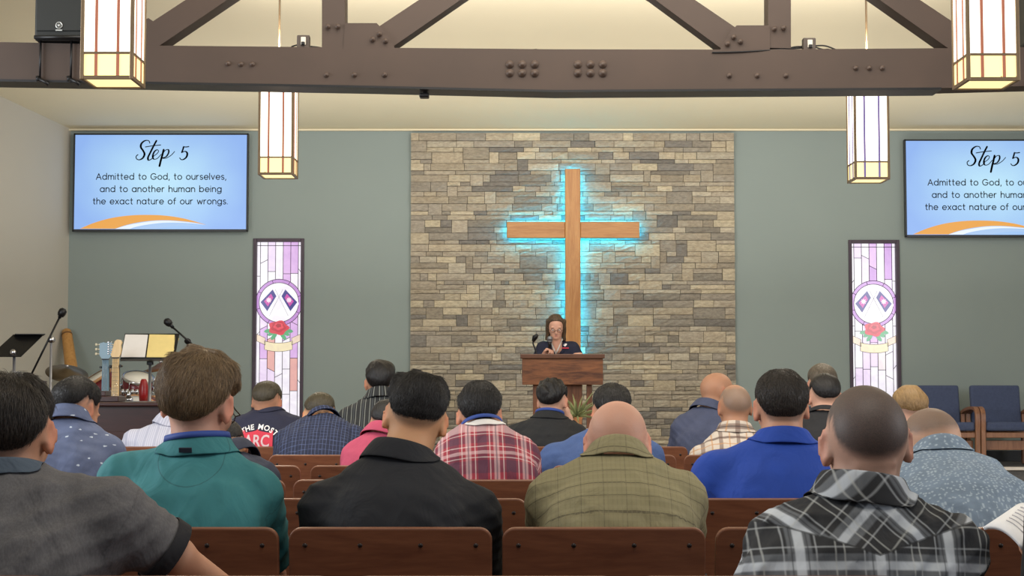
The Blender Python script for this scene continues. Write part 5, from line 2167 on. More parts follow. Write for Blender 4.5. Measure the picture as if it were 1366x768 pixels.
    d = (x - cutp[0]) * ndir[0] + (y - cutp[1]) * ndir[1] + (z - cutp[2]) * ndir[2]
    rad2 = np.sqrt((x - N[0]) ** 2 + (y - N[1]) ** 2)
    ax_ = [(x - N[0]), (y - N[1]), (z - N[2])]
    along = ax_[0] * ndir[0] + ax_[1] * ndir[1] + ax_[2] * ndir[2]
    rad2 = np.sqrt((ax_[0] - along * ndir[0]) ** 2 + (ax_[1] - along * ndir[1] - .012 * face) ** 2 + (ax_[2] - along * ndir[2]) ** 2)
    g.F = np.maximum(g.F, np.minimum(d, nr * 1.18 + .008 - rad2))
    hem = (hip[2] - 0.10) if not standing else hip[2] - 0.12
    g.F = np.maximum(g.F, (hem - z))
    g.F = g.F.astype(np.float32)
    sv = g.mesh()
    so = field_obj('shirt', sv, S_['mat'], root)
    # cloth coordinates
    P = sv[0]
    bt, bd_ = np.zeros(len(P)), np.full(len(P), 9.0)
    bx_ = np.zeros(len(P))
    for i in range(len(sp) - 1):
        a, b = sp[i], sp[i + 1]
        ab = b - a
        t = np.clip((P - a) @ ab / (ab @ ab), -0.3 if i == 0 else 0, 1.6 if i == len(sp) - 2 else 1)
        dd = np.linalg.norm(P - a - t[:, None] * ab, axis=1)
        m = dd < bd_
        bd_ = np.where(m, dd, bd_)
        bt = np.where(m, slen[i] + t * np.linalg.norm(ab), bt)
        bx_ = np.where(m, P[:, 0] - (a[0] + t * ab[0]), bx_)
    uv = np.stack([bx_, bt - slen[-1] - .05, np.zeros(len(P))], 1)
    if C.get('flat_uv'):
        axv = N - sp[int(len(sp) * .45)]
        axv[0] = 0
        axv = axv / np.linalg.norm(axv)
        uv[:, 0] = P[:, 0] - N[0]
        uv[:, 1] = (P - N) @ axv
    for s, Sx, E, Wr in arms:
        ab = E - Sx
        L = np.linalg.norm(ab)
        t = ((P - Sx) @ ab) / (L * L)
        dd = np.linalg.norm(P - Sx - np.clip(t, 0, 1.0)[:, None] * ab, axis=1)
        d2 = np.full(len(P), 9.0)
        t2 = np.zeros(len(P))
        if frac > 1:
            ab2 = Wr - E
            t2 = np.clip(((P - E) @ ab2) / (ab2 @ ab2), 0, 1)
            d2 = np.linalg.norm(P - E - t2[:, None] * ab2, axis=1)
        outw = (P[:, 0] - Sx[0]) * s
        sel = ((dd < .092 * ra) & (t > 0.02) & ((outw > -.022) | (t > 0.45)) & (bd_ > dd)) | (d2 < .075)
        a_ = np.where(d2 < dd, L + t2 * .25, t * L)
        # direction around the arm
        ad = ab / L
        e1 = np.cross(ad, [0, 1, 0]); e1 /= np.linalg.norm(e1)
        e2 = np.cross(ad, e1)
        rel = P - Sx
        ang = np.arctan2(rel @ e2, rel @ e1)
        uv[sel] = np.stack([ang * .055, -a_ - .03, np.ones(len(P))], 1)[sel]
    fattr(so.data, 'cloth', 'FLOAT_VECTOR', uv)
    if S_.get('cuff') is not None:
        for s, Sx, E, Wr in arms:
            if frac > 1:
                continue
            ctr = Sx + (E - Sx) * frac
            ad = (E - Sx) / np.linalg.norm(E - Sx)
            e1 = np.cross(ad, [0, 1, 0]); e1 /= np.linalg.norm(e1)
            e2 = np.cross(ad, e1)
            r0 = (0.060 * ra + (0.045 - 0.060 * ra) * frac) + (inset + .002) * 1.3 + .003
            mb = MB()
            # tapered ring hugging the sleeve end
            n = 28
            rings = []
            for dz_, rr_ in ((-.030, r0 + .002), (-.028, r0 + .004), (.001, r0 + .003), (.003, r0 - .004)):
                rings.append([mb.bm.verts.new(tuple(ctr + ad * dz_ * 1.0 + ad * (r0 * 0.85 if False else 0) + (e1 * math.cos(2 * math.pi * k / n) + e2 * math.sin(2 * math.pi * k / n)) * rr_)) for k in range(n)])
            for a, b in zip(rings[:-1], rings[1:]):
                for k in range(n):
                    mb.bm.faces.new((a[k], a[(k + 1) % n], b[(k + 1) % n], b[k])).smooth = True
            mb.build('cuff', S_['cuff'], root)
    # =================================================== collar
    col = S_.get('collar')
    if col:
        make_collar(root, N, ndir, nr, hs, face, col, S_.get('collar_mat', S_['mat']), C, g)
    # =================================================== trousers and shoes
    t_h = 0.014
    lo2 = np.array([hip[0] - .27, min(hip[1], foot_y) - .2, -0.02])
    hi2 = np.array([hip[0] + .27, max(hip[1], foot_y) + .25, hip[2] + .16])
    g = Field(lo2, hi2, t_h)
    g.ell(hip + np.array([0, 0, -.02]), (.172 * bw, .125 * bd, .115), None, .03)
    for s, hj, kn, an in knees:
        g.cone(hj, kn, .090, .066, .03)
        g.cone(kn, an + np.array([0, 0, .0]), .064, .058, .02)
    tv = g.mesh()
    field_obj('trousers', tv, C.get('trousers', TROU_D), root)
    for s, hj, kn, an in knees:
        g = Field(an + np.array([-.08, -.16, -.12]), an + np.array([.08, .26 if face > 0 else .16, .08]) if face > 0 else an + np.array([.08, .16, .08]), .009)
        if face < 0:
            g = Field(an + np.array([-.08, -.26, -.12]), an + np.array([.08, .16, .08]), .009)
        g.ell(an + np.array([0, .02 * face, -.045]), (.045, .075, .048), None, .02)
        g.ell(an + np.array([0, .11 * face, -.062]), (.047, .085, .034), None, .03)
        zz = g.ax[2][None, None, :]
        g.F = np.maximum(g.F, -(zz - .002)).astype(np.float32)
        field_obj('shoe', g.mesh(), SHOE, root)
    info = dict(root=root, N=N, ndir=ndir, T=T, R=R, hs=hs, HC=HC, shirt=so, off=off, hands=hand_list, face=face, nr=nr, tall=col in ('polo', 'shirt'))
    if C.get('lanyard') is not None:
        lanyard(info, C['lanyard'])
    return info


def smooth3(cp, n):
    out = []
    P = [np.array(p, float) for p in cp]
    for i in range(len(P) - 1):
        p0, p1, p2, p3 = P[max(i - 1, 0)], P[i], P[i + 1], P[min(i + 2, len(P) - 1)]
        for k in range(n):
            t = k / n
            out.append(0.5 * (2 * p1 + (p2 - p0) * t + (2 * p0 - 5 * p1 + 4 * p2 - p3) * t * t + (3 * p1 - p0 - 3 * p2 + p3) * t ** 3))
    out.append(P[-1])
    return out


def neck_frame(N, ndir, face):
    f = np.array([0, 1.0, 0]) * face
    f = f - ndir * (f @ ndir)
    f /= np.linalg.norm(f)
    sx = np.cross(f, ndir) * 1.0
    return sx, f


def sample(g, P):
    q = (np.asarray(P) - g.o) / g.h
    q = np.clip(q, 0, np.array(g.n) - 1.001)
    i = q.astype(int)
    t = q - i
    r = 0
    for a in (0, 1):
        for b in (0, 1):
            for c in (0, 1):
                w = (t[:, 0] if a else 1 - t[:, 0]) * (t[:, 1] if b else 1 - t[:, 1]) * (t[:, 2] if c else 1 - t[:, 2])
                r = r + w * g.F[i[:, 0] + a, i[:, 1] + b, i[:, 2] + c]
    return r


def push_out(g, P, gap):
    P = np.array(P, float)
    for _ in range(6):
        d = sample(g, P)
        e = g.h
        G = np.stack([sample(g, P + np.eye(3)[k] * e) - sample(g, P - np.eye(3)[k] * e) for k in range(3)], 1)
        G /= np.linalg.norm(G, axis=1, keepdims=True) + 1e-9
        P = P + G * np.clip(gap - d, 0, .02)[:, None]
    return P


def make_collar(root, N, nd, nr, hs, face, kind, mat, C, g):
    """folded collar: a stand round the neck turning over into a leaf that lies on the shoulders"""
    sx, f = neck_frame(N, nd, face)
    hgt = {'polo': .034, 'shirt': .040, 'crew': .016, 'band': .022}[kind] * C.get('collar_h', 1.0)
    drop = {'polo': .056, 'shirt': .062, 'crew': .026, 'band': .034}[kind] * C.get('collar_h', 1.0)
    flare = {'polo': .016, 'shirt': .013, 'crew': .008, 'band': .008}[kind] * C.get('collar_f', 1.0)
    rx, ry = nr * 1.10 + .006, nr * 1.16 + .008
    n = 56
    prof = [(0.000, -.012, 1.0), (0.001, .4, 1.0), (0.002, .85, 1.0), (0.006, 1.0, 1.0)]       # (outward, share of height, -)
    V, Fc, uv = [], [], []
    rows = []
    for k in range(n + 1):
        a = -math.pi / 2 + 2 * math.pi * (0.035 + 0.93 * k / n) + math.pi       # opening at the throat
        ca, sa = math.cos(a), math.sin(a)
        back = max(0, -sa)
        front = max(0, sa)
        base = N + nd * ({'crew': -.008, 'band': -.002}.get(kind, .004) - .030 * front) + f * (.012 * 1)
        d = sx * ca * 1.0 + f * sa
        pts = []
        for (o_, hshare) in ((-.002, -.25), (0, .35), (.0015, .85), (.005, 1.0), (.009, .93)):
            pts.append(base + sx * ca * (rx + o_) + f * sa * (ry + o_) + nd * hgt * hshare * (1 - .25 * front))
        # leaf falls outward and down, following the shoulder slope
        for t in (.30, .62, .88, 1.0, 0.97):
            oo = .010 + flare * t * (1 + .75 * abs(ca)) - (.004 if t == .97 else 0)
            zz = hgt * .93 * (1 - .25 * front) - drop * t * (1 + .25 * front)
            pts.append(base + sx * ca * (rx + oo) + f * sa * (ry + oo * (.8 if sa < 0 else 1.0)) + nd * zz * .75 + np.array([0, 0, 1]) * zz * .25)
        rows.append(pts)
    m = len(rows[0])
    flat = push_out(g, np.array([p for pts in rows for p in pts[5:]]), .004).reshape(len(rows), m - 5, 3)
    rows = [pts[:5] + list(flat[k]) for k, pts in enumerate(rows)]
    for k, pts in enumerate(rows):
        for j, p in enumerate(pts):
            V.append(p)
            uv.append((k / n * .40 - .2, -j * .011 - .01, 0.0))
    for k in range(n):
        for j in range(m - 1):
            a = k * m + j
            Fc.append((a, a + 1, a + m + 1, a + m))
    o = new_obj('collar', V, Fc, mat, root, smooth=True)
    fattr(o.data, 'cloth', 'FLOAT_VECTOR', uv)
    sol = o.modifiers.new('thickness', 'SOLIDIFY')
    sol.thickness = .0028
    sol.offset = 0
    sb = o.modifiers.new('smooth', 'SUBSURF')
    sb.levels = sb.render_levels = 1
    return o


def lanyard(I, mat):
    low = .034 if I.get('tall') else .020
    N, nd, face, nr = I['N'], I['ndir'], I['face'], I['nr']
    sx, f = neck_frame(N, nd, face)
    V, Fc = [], []
    n = 40
    for k in range(n + 1):
        a = math.pi + math.pi * (-.18 + 1.36 * k / n)
        ca, sa = math.cos(a), math.sin(a)
        front = max(0, sa)
        base = N + nd * (low - .05 * front) + f * .012
        for j, hh in enumerate((-.008, .008)):
            r = nr * 1.10 + .0185 + (.003 if j == 0 else 0)
            V.append(base + sx * ca * r + f * sa * r * 1.05 + nd * hh)
    for k in range(n):
        Fc.append((2 * k, 2 * k + 1, 2 * k + 3, 2 * k + 2))
    o = new_obj('lanyard', V, Fc, mat, I['root'], smooth=True)
    so = o.modifiers.new('thickness', 'SOLIDIFY')
    so.thickness = .0016
    return o


def add_strands(ho, hv, HC, R, hs, H, rs):
    v, q = hv
    a, b, c, d = v[q[:, 0]], v[q[:, 1]], v[q[:, 2]], v[q[:, 3]]
    nrm = np.cross(c - a, d - b)
    ar = np.linalg.norm(nrm, axis=1)
    nrm = nrm / (ar[:, None] + 1e-12)
    cen = (a + b + c + d) / 4
    # outward faces only
    lc = (cen - HC) @ R / hs
    outw = np.einsum('ij,ij->i', nrm @ R, lc) > 0
    w = ar * outw
    n = H['strands']
    fi = rs.choice(len(q), n, p=w / w.sum())
    u1, u2 = rs.random((n, 1)), rs.random((n, 1))
    root_p = (a[fi] * (1 - u1) + b[fi] * u1) * (1 - u2) + (d[fi] * (1 - u1) + c[fi] * u1) * u2
    nn = nrm[fi]
    # flow: away from the whorl at the crown, then down
    l = (root_p - HC) @ R / hs
    wh = np.array(H.get('whorl', (.0, -.045, .085)))
    fl = l - wh
    down = np.array([0, 0, -1.0])
    fl = fl / (np.linalg.norm(fl, axis=1, keepdims=True) + 1e-9) + down * .5 + np.array(H.get('comb', (0, 0, 0)))
    fl = fl + rs.normal(size=fl.shape) * H.get('mess', .14)
    fl = fl @ R.T
    fl = fl - nn * np.einsum('ij,ij->i', fl, nn)[:, None]
    fl /= np.linalg.norm(fl, axis=1, keepdims=True) + 1e-9
    L = (H.get('len', .022) * rs.uniform(.5, 1.2, (n, 1)))
    nape_f = np.clip((l[:, 2] - np.interp(l[:, 1], H['line'][0], H['line'][1])) / .05, .2, 1)[:, None]
    L = L * nape_f
    lift = H.get('lift', .16)
    p0 = root_p - nn * .004
    p1 = root_p + fl * L * .4 + nn * L * lift * .45
    p2 = root_p + fl * L * .75 + nn * L * lift * .42
    p3 = root_p + fl * L - nn * L * .05 + nn * L * lift * .30
    pts = np.stack([p0, p1, p2, p3], 1).reshape(-1, 3).astype(np.float32)
    hc = bpy.data.hair_curves.new('hair_strands')
    hc.add_curves([4] * n)
    hc.points.foreach_set('position', pts.ravel())
    rad = np.tile(np.array([1, .9, .65, .15], np.float32), n) * H.get('thick', .00038)
    at_ = hc.attributes.get('radius') or hc.attributes.new('radius', 'FLOAT', 'POINT')
    at_.data.foreach_set('value', rad)
    hc.materials.append(H['smat'])
    o = bpy.data.objects.new('hair_strands', hc)
    COL.objects.link(o)
    o.parent = ho
    o['kind'] = 'stuff'
    return o
# ------------------------------------------------------------------ the cast
DK = S(26, 22, 22)
SK_L = S(206, 160, 138)
SK_M = S(186, 136, 108)
SK_T = S(206, 154, 114)
SK_D = S(160, 112, 84)
sk_light = skin_mat('skin_fair', SK_L, stubble=S(116, 92, 76))
sk_pink = skin_mat('skin_rosy', S(208, 156, 134), (0.8, 0.4, 0.34), stubble=S(150, 116, 96))
sk_med = skin_mat('skin_medium', SK_M, stubble=S(70, 56, 50))
sk_tan = skin_mat('skin_tan', SK_T, stubble=S(44, 38, 36))
sk_buzz = skin_mat('skin_with_buzz_cut', S(190, 150, 130), stubble=S(46, 43, 44))
sk_tanbuzz = skin_mat('skin_tan_grey_stubble', S(172, 126, 98), stubble=S(112, 98, 86))
sk_thin = skin_mat('skin_thin_hair', S(190, 148, 122), stubble=S(98, 84, 74))

h_black = hair_mat('black_hair', S(9, 8, 9), S(34, 30, 30))
h_dkbrown = hair_mat('dark_brown_hair', S(16, 13, 12), S(50, 42, 38))
h_brown = hair_mat('light_brown_hair', S(62, 48, 34), S(150, 124, 92))
h_tan = hair_mat('tan_hair', S(116, 90, 56), S(150, 120, 80))
h_grey = hair_mat('grey_brown_hair', S(70, 62, 52), S(106, 96, 84))
h_olive = hair_mat('dark_olive_brown_hair', S(50, 44, 32), S(74, 66, 50))
h_lady = hair_mat('brown_hair_with_blond_ends', S(44, 34, 28), S(104, 82, 60))
s_black = strand_mat('black_strands', S(8, 7, 8), S(44, 40, 40))
s_dkbrown = strand_mat('dark_brown_strands', S(26, 22, 20), S(66, 56, 48))
s_brown = strand_mat('light_brown_strands', S(74, 58, 40), S(150, 124, 92))
s_grey = strand_mat('grey_brown_strands', S(70, 60, 50), S(126, 114, 100))

lan_blue = plain('blue_lanyard', S(38, 66, 140), 0.7)
lan_white = plain('white_lanyard', S(214, 210, 206), 0.7)

c_grey = cloth_plain('heather_grey_jersey', S(84, 82, 84), heather=.22)
c_greycol = cloth_plain('slate_blue_collar', S(70, 82, 96))
c_blackcuff = cloth_plain('black_sleeve_band', S(26, 25, 30))
c_teal = cloth_plain('teal_pique', S(50, 116, 122), .06, yoke=(.085, .085, .045))
c_black = cloth_plain('black_pique', S(22, 24, 31), .08)
c_blackj = cloth_plain('black_jacket_cloth', S(24, 25, 28), .08)
c_plainblack = cloth_plain('plain_black_cloth', S(26, 26, 30), .08)
c_royal = cloth_plain('royal_blue_pique', S(20, 60, 150), .06)
c_pink = cloth_plain('pink_cotton', S(172, 66, 94), .06)
c_blue = cloth_plain('blue_sweater_knit', S(60, 82, 128), .10)
c_navyj = cloth_plain('navy_jacket_cloth', S(66, 72, 96), .10)
c_navyd = cloth_plain('dark_navy_cotton', S(44, 48, 66), .12)
c_navyt = cloth_plain('navy_tee_jersey', S(34, 36, 58), .08)
c_ladyn = cloth_plain('navy_polo_pique', S(24, 28, 50), .08)
c_flo = vor_flecks('slate_blue_print', S(88, 98, 128), S(186, 196, 210), 25, .12, (1, 1.8, 1), keep=.34)
c_dots = vor_flecks('pale_blue_print', S(112, 128, 146), S(164, 178, 190), 88, .24, (1, 1.2, 1), var=.14, soft=.10, keep=.8, op=.8)
c_stripe = cloth_plaid('pale_grey_stripe', S(190, 190, 204), [('u', .012, 0, .35, S(160, 162, 182), .8), ('u', .06, .3, .10, S(140, 142, 168), .5)])
c_dstripe = cloth_plaid('black_white_pinstripe', S(34, 35, 36), [('u', .026, 0, .10, S(150, 152, 146), .85), ('u', .052, .25, .12, S(70, 74, 78), .6)], yoke=None)
c_check = cloth_plaid('navy_fine_check', S(28, 34, 58), [('u', .017, 0, .16, S(96, 112, 156), .42), ('v', .021, 0, .13, S(96, 112, 156), .36), ('u', .05, .2, .3, S(22, 28, 52), .5)])
c_olive = cloth_plaid('olive_windowpane', S(132, 124, 92), [('v', .040, 0, .055, S(74, 66, 50), .75), ('u', .058, .2, .035, S(84, 76, 58), .6), ('u', .012, 0, .3, S(120, 112, 84), .35), ('v', .02, .5, .3, S(142, 134, 104), .3)])
c_red = cloth_plaid('red_navy_white_plaid', S(150, 48, 62), [('u', .105, .0, .34, S(46, 40, 62), .55), ('v', .110, .10, .30, S(52, 44, 66), .5), ('u', .105, .5, .20, S(216, 190, 190), .42), ('v', .110, .55, .16, S(216, 190, 190), .40), ('u', .105, .27, .03, S(232, 218, 214), .55), ('u', .105, .74, .03, S(232, 218, 214), .55), ('v', .110, .34, .03, S(232, 218, 214), .50), ('v', .110, .80, .03, S(232, 218, 214), .50), ('u', .105, .5, .05, S(60, 50, 70), .6)])
c_brown = cloth_plaid('cream_brown_plaid', S(190, 178, 166), [('u', .085, .0, .22, S(92, 66, 58), .65), ('v', .080, .1, .22, S(98, 72, 62), .65), ('u', .085, .5, .08, S(176, 130, 84), .7), ('v', .080, .6, .08, S(176, 130, 84), .7), ('v', .080, .1, .06, S(40, 32, 38), .6)])
c_plaid = cloth_plaid('black_white_plaid', S(30, 31, 35), [
    ('u', .152, .0, .30, S(112, 116, 122), .55), ('v', .165, .12, .28, S(116, 120, 126), .5),
    ('u', .152, .0, .12, S(206, 212, 220), .65), ('v', .165, .12, .10, S(206, 212, 220), .6),
    ('u', .152, -.20, .014, S(186, 190, 194), .6), ('u', .152, .20, .014, S(186, 190, 194), .6), ('u', .152, .44, .014, S(176, 178, 176), .7), ('u', .152, .55, .014, S(176, 178, 176), .7),
    ('v', .165, -.10, .012, S(186, 190, 194), .55), ('v', .165, .34, .012, S(186, 190, 194), .55), ('v', .165, .60, .012, S(176, 178, 176), .65),
    ('u', .152, .10, .012, S(30, 31, 35), .8), ('u', .152, -.10, .012, S(30, 31, 35), .8)], yoke=(-.125, .34))
c_tealcol = NB('unused') if False else None


def row_person(row, neck, sl, sr, head, dn=.30, ds=.29, dh=.37, hip_px=None, hip_dy=.25, **kw):
    d = ROWD[row]
    cfg = dict(kw)
    cfg['neck'] = at(*neck, d + dn)
    cfg['sl'] = at(*sl, d + ds)
    cfg['sr'] = at(*sr, d + ds)
    cfg['head'] = at(*head, d + dh)
    if hip_px is None:
        hx = (cfg['sl'].x + cfg['sr'].x) / 2
    else:
        hx = (hip_px - 683) * d / F_PX
    if row in 'AB' and not cfg.get('own_seat'):
        sx_ = seat_x(row, hx * F_PX / d + 683)
        hx = sx_ + max(-.05, min(.05, hx - sx_))
    cfg['hip'] = Vector((hx, d + hip_dy, .60))
    for k in ('arm_l', 'arm_r'):
        if k in cfg:
            cfg[k] = [at(x, y, d + o) for x, y, o in cfg[k]]
    if row in 'DEFG':
        cfg.setdefault('h', .011)
        cfg.setdefault('far', True)
    return person(cfg)


# ---- nearest row
P_GREY = row_person('A', (8, 634), (-118, 682), (150, 700), (14, 560), dn=.24, ds=.24, dh=.30, hw=.076, bow=12, yaw=4, h=.008, seed=3,
    label='man in a heather grey tee with black sleeve bands, bottom left corner', skin=sk_med, bw=1.12, bd=1.05, ra=1.12,
    arm_r=[(232, 742, .30), (330, 800, .52)], hump=.06,
    hair=dict(mat=h_dkbrown, top=.012, side=.010, nape=-.088, smat=s_dkbrown, strands=9000, len=.028, cut=[((0, .01, .098), (.034, .045, .030))], whorl=(0, -.03, .09)),
    shirt=dict(mat=c_grey, sleeve=.94, cuff=c_blackcuff, collar='band', collar_mat=c_greycol, loose=.012, fold=.0055))
P_PLAID = row_person('A', (1150, 662), (1042, 738), (1268, 742), (1154, 572), dn=.24, ds=.24, dh=.28, hw=.0775, bow=4, roll=-2, h=.008, seed=5,
    flat_uv=True, label='man with buzz cut in a black and white plaid shirt, bottom right', skin=sk_buzz, bw=1.06, ra=1.04, elbow_out=.01, flare=36, ear=1.05, stub=.95, nr=.064, fold=True,
    shirt=dict(mat=c_plaid, sleeve=1.9, collar='shirt', loose=.013, fold=.0055))
P_RIGHT = row_person('A', (1490, 640), (1416, 700), (1595, 705), (1505, 555), dn=.30, ds=.30, dh=.38, hw=.076, bow=25, h=.009, seed=8,
    own_seat=True, label='black sleeved person holding an open booklet, at the right edge', skin=sk_med, ra=1.05,
    arm_l=[(1398, 812, .40), (1424, 766, .62)], hand_l=((-.75, .15, .55), (0.3, .5, .5), .35),
    hair=dict(mat=h_black, top=.02, side=.012), shirt=dict(mat=c_plainblack, sleeve=1.92, collar='crew'))

# ---- second row
P_TEAL = row_person('B', (263, 600), (168, 650), (340, 668), (267, 523), dn=.29, ds=.29, dh=.34, hw=.0835, elbow_out=.02, bow=14, roll=5, yaw=-13, h=.008, seed=11,
    label='brown haired man in a teal polo with blue collar band and glasses', skin=sk_pink, bw=1.06, ra=1.08, nr=.061,
    hair=dict(mat=h_brown, top=.021, side=.013, nape=-.100, fade=.03, tuft=60, smat=s_brown, strands=16000, len=.030, lift=.16, mess=.16, whorl=(.01, -.04, .09)),
    shirt=dict(mat=c_teal, sleeve=.82, collar='polo', loose=.012), lanyard=lan_blue)
P_POLO = row_person('B', (534, 611), (437, 688), (631, 694), (556, 547), dn=.29, ds=.29, dh=.37, hw=.073, elbow_out=.02, bow=26, roll=9, yaw=4, h=.008, seed=12,
    label='black haired man with bowed head in a plain black polo, centre front', skin=sk_tan, bw=1.04, ra=1.08, nr=.060, flare=34,
    hair=dict(mat=h_black, top=.020, side=.003, nape=-.078, tuft=60, edge=.012, smat=s_black, strands=14000, len=.020, lift=.2, mess=.18),
    shirt=dict(mat=c_black, sleeve=.82, collar='polo', loose=.012))
P_OLIVE = row_person('B', (824, 616), (742, 676), (903, 676), (823, 580), dn=.30, ds=.30, dh=.40, hw=.0765, elbow_out=.02, bow=33, h=.008, seed=13,
    label='bald man with deeply bowed head in an olive checked shirt', skin=sk_pink, bw=1.06, bd=1.08, ra=1.12, hump=.075, stub=.35, stub_top=.0, flare=30, nr=.058,
    shirt=dict(mat=c_olive, sleeve=1.9, collar='shirt', loose=.014))
P_DOTS = row_person('B', (1258, 614), (1208, 688), (1350, 690), (1240, 590), dn=.44, ds=.36, dh=.56, hw=.075, bow=58, roll=-8, yaw=14, h=.009, seed=14, hip_px=1310,
    label='balding man bent far forward in a pale blue patterned shirt', skin=sk_thin, bw=1.12, bd=1.18, ra=1.15, hump=.11, stub=.85, stub_top=.030,
    shirt=dict(mat=c_dots, sleeve=1.0, collar='shirt', loose=.014))

# ---- third row
P_ROYAL = row_person('C', (1045, 590), (955, 640), (1092, 636), (1041, 532), hw=.0775, bow=10, roll=-2, h=.009, seed=21, nr=.064, flare=32, ra=1.1, bw=1.08,
    label='broad dark haired man in a royal blue polo', skin=sk_med,
    hair=dict(mat=h_dkbrown, top=.010, side=.008, nape=-.088, smat=s_dkbrown, strands=7000, len=.016, lift=.2, thick=.0005),
    shirt=dict(mat=c_royal, sleeve=.82, collar='polo', loose=.013))

# ---- fourth row
P_FLOR = row_person('D', (90, 562), (50, 612), (142, 610), (103, 536), hw=.076, bow=22, yaw=-26, roll=6, seed=31, ra=1.0,
    label='man in a slate blue shirt with white flecks, before the piano', skin=sk_med, stub=.75,
    hair=dict(mat=h_black, top=.012, side=.006, nape=-.055, smat=s_black, strands=4000, len=.016, thick=.0006),
    shirt=dict(mat=c_flo, sleeve=1.0, collar='shirt', loose=.012))
P_STRI = row_person('G', (226, 566), (179, 592), (264, 592), (252, 530), hw=.070, bow=25, seed=32, ra=1.0,
    label='person in a pale grey striped shirt hidden behind the teal polo man', skin=sk_light,
    hair=dict(mat=h_brown, top=.012, side=.008), shirt=dict(mat=c_stripe, sleeve=1.0, collar='shirt'))
P_NAVY = row_person('D', (311, 609), (282, 642), (351, 642), (301, 594), dh=.50, dn=.42, ds=.40, hw=.070, bow=55, seed=33, ra=.95, hump=.09,
    label='small bowed man in dark navy tucked behind the teal polo', skin=sk_tan,
    hair=dict(mat=h_black, top=.012, side=.008, nape=-.06), shirt=dict(mat=c_navyd, sleeve=1.0, collar='shirt'))
P_RED = row_person('D', (643, 572), (607, 614), (693, 616), (640, 546), hw=.0745, bow=24, seed=34, ra=1.08, bw=1.08, bd=1.1, hump=.075,
    label='black haired man in a red, navy and white plaid shirt', skin=sk_med,
    hair=dict(mat=h_black, top=.020, side=.009, nape=-.090, smat=s_black, strands=5000, len=.018, thick=.0006),
    shirt=dict(mat=c_red, sleeve=1.9, collar='crew', collar_mat=lan_white, loose=.014), lanyard=lan_blue)

# ---- fifth row
P_PINK = row_person('E', (512, 580), (477, 616), (552, 616), (518, 562), hw=.072, bow=38, seed=41, ra=1.05,
    label='person in a pink shirt mostly hidden behind the black polo man', skin=sk_med,
    hair=dict(mat=h_black, top=.012, side=.008), shirt=dict(mat=c_pink, sleeve=1.0, collar='polo', loose=.012))
P_BLUE = row_person('E', (813, 576), (742, 620), (862, 616), (816, 542), hw=.076, bow=24, seed=42, ra=1.12, bw=1.1,
    label='black haired man in a blue sweater behind the bald olive shirt man', skin=sk_med,
    hair=dict(mat=h_black, top=.014, side=.009, nape=-.08, smat=s_black, strands=3000, len=.016, thick=.0007), shirt=dict(mat=c_blue, sleeve=1.9, collar='crew', loose=.014))
P_TAN = row_person('E', (1208, 574), (1168, 614), (1238, 620), (1213, 543), hw=.0745, bow=30, seed=43, ra=.95,
    label='tan haired head between the plaid shirt man and the pale blue patterned shirt', skin=sk_light,
    hair=dict(mat=h_tan, top=.010, side=.007, nape=-.07), shirt=dict(mat=c_navyd, sleeve=1.0, collar='crew'))

# ---- sixth row
P_CHECK = row_person('F', (429, 557), (386, 596), (472, 594), (427, 549), dn=.42, ds=.36, dh=.52, hw=.0735, bow=48, seed=51, ra=1.15, bw=1.12, hump=.10,
    label='stout man with bowed head in a navy finely checked shirt', skin=sk_tan,
    hair=dict(mat=h_olive, top=.010, side=.008, nape=-.088), shirt=dict(mat=c_check, sleeve=1.0, collar='band', loose=.014))
P_BROWN = row_person('F', (981, 576), (938, 616), (1016, 616), (980, 536), hw=.0755, bow=8, seed=52, yaw=6, stub=.8, stub_top=.016, flare=28, nr=.060,
    label='shaven headed man in a cream and brown plaid shirt', skin=sk_tanbuzz,
    shirt=dict(mat=c_brown, sleeve=1.9, collar='shirt', loose=.013))
P_BLK = row_person('F', (1101, 549), (1070, 590), (1138, 590), (1100, 523), hw=.0725, bow=12, elbow_out=.0, ra=.9, seed=53,
    label='dark haired man in a plain black shirt, beside the royal blue polo man', skin=sk_light, stub=.8,
    hair=dict(mat=h_black, top=.013, side=.007, nape=-.055), shirt=dict(mat=c_plainblack, sleeve=1.0, collar='crew'))

# ---- seventh row
P_ARC = row_person('G', (357, 549), (322, 577), (392, 577), (357, 530), dh=.34, hw=.0735, bow=18, yaw=-14, roll=4, seed=61, ra=1.05, stub=.55, nr=.057,
    label='short haired man in a navy tee with white lettering over a red shield', skin=sk_med,
    hair=dict(mat=h_olive, top=.010, side=.006, nape=-.055), shirt=dict(mat=c_navyt, sleeve=1.0, collar='crew', loose=.014, fold=.0015), lanyard=None)
P_DARK = row_person('G', (508, 530), (468, 564), (548, 564), (508, 504), hw=.0755, bow=8, seed=62, ra=1.1, bw=1.06,
    label='tall black haired man in a dark striped shirt by the grey wall', skin=sk_med,
    hair=dict(mat=h_black, top=.018, side=.012, nape=-.075), shirt=dict(mat=c_dstripe, sleeve=1.0, collar='shirt', loose=.013))
P_JACK = row_person('G', (733, 558), (692, 586), (768, 588), (737, 529), hw=.0735, bow=14, yaw=-16, seed=63, ra=1.08, bw=1.05,
    label='curly black haired man in a black jacket in front of the lectern', skin=sk_light,
    arm_r=[(778, 604, .50), (760, 566, .56)], hand_r=((-.2, -.1, .95), (-.8, .2, .1), .25),
    hair=dict(mat=h_black, top=.020, side=.013, nape=-.072, tuft=95, rough=.6), shirt=dict(mat=c_blackj, sleeve=1.9, collar='polo', loose=.013), lanyard=lan_blue)
P_NJ = row_person('G', (945, 545), (913, 576), (984, 578), (957, 517), hw=.0735, bow=8, yaw=-62, seed=64, ra=1.08, stub=.0, flare=20,
    label='bald man in a navy jacket turned toward the right, before the stone wall', skin=sk_tanbuzz,
    shirt=dict(mat=c_navyj, sleeve=1.9, collar='polo', loose=.014, fold=.0055))
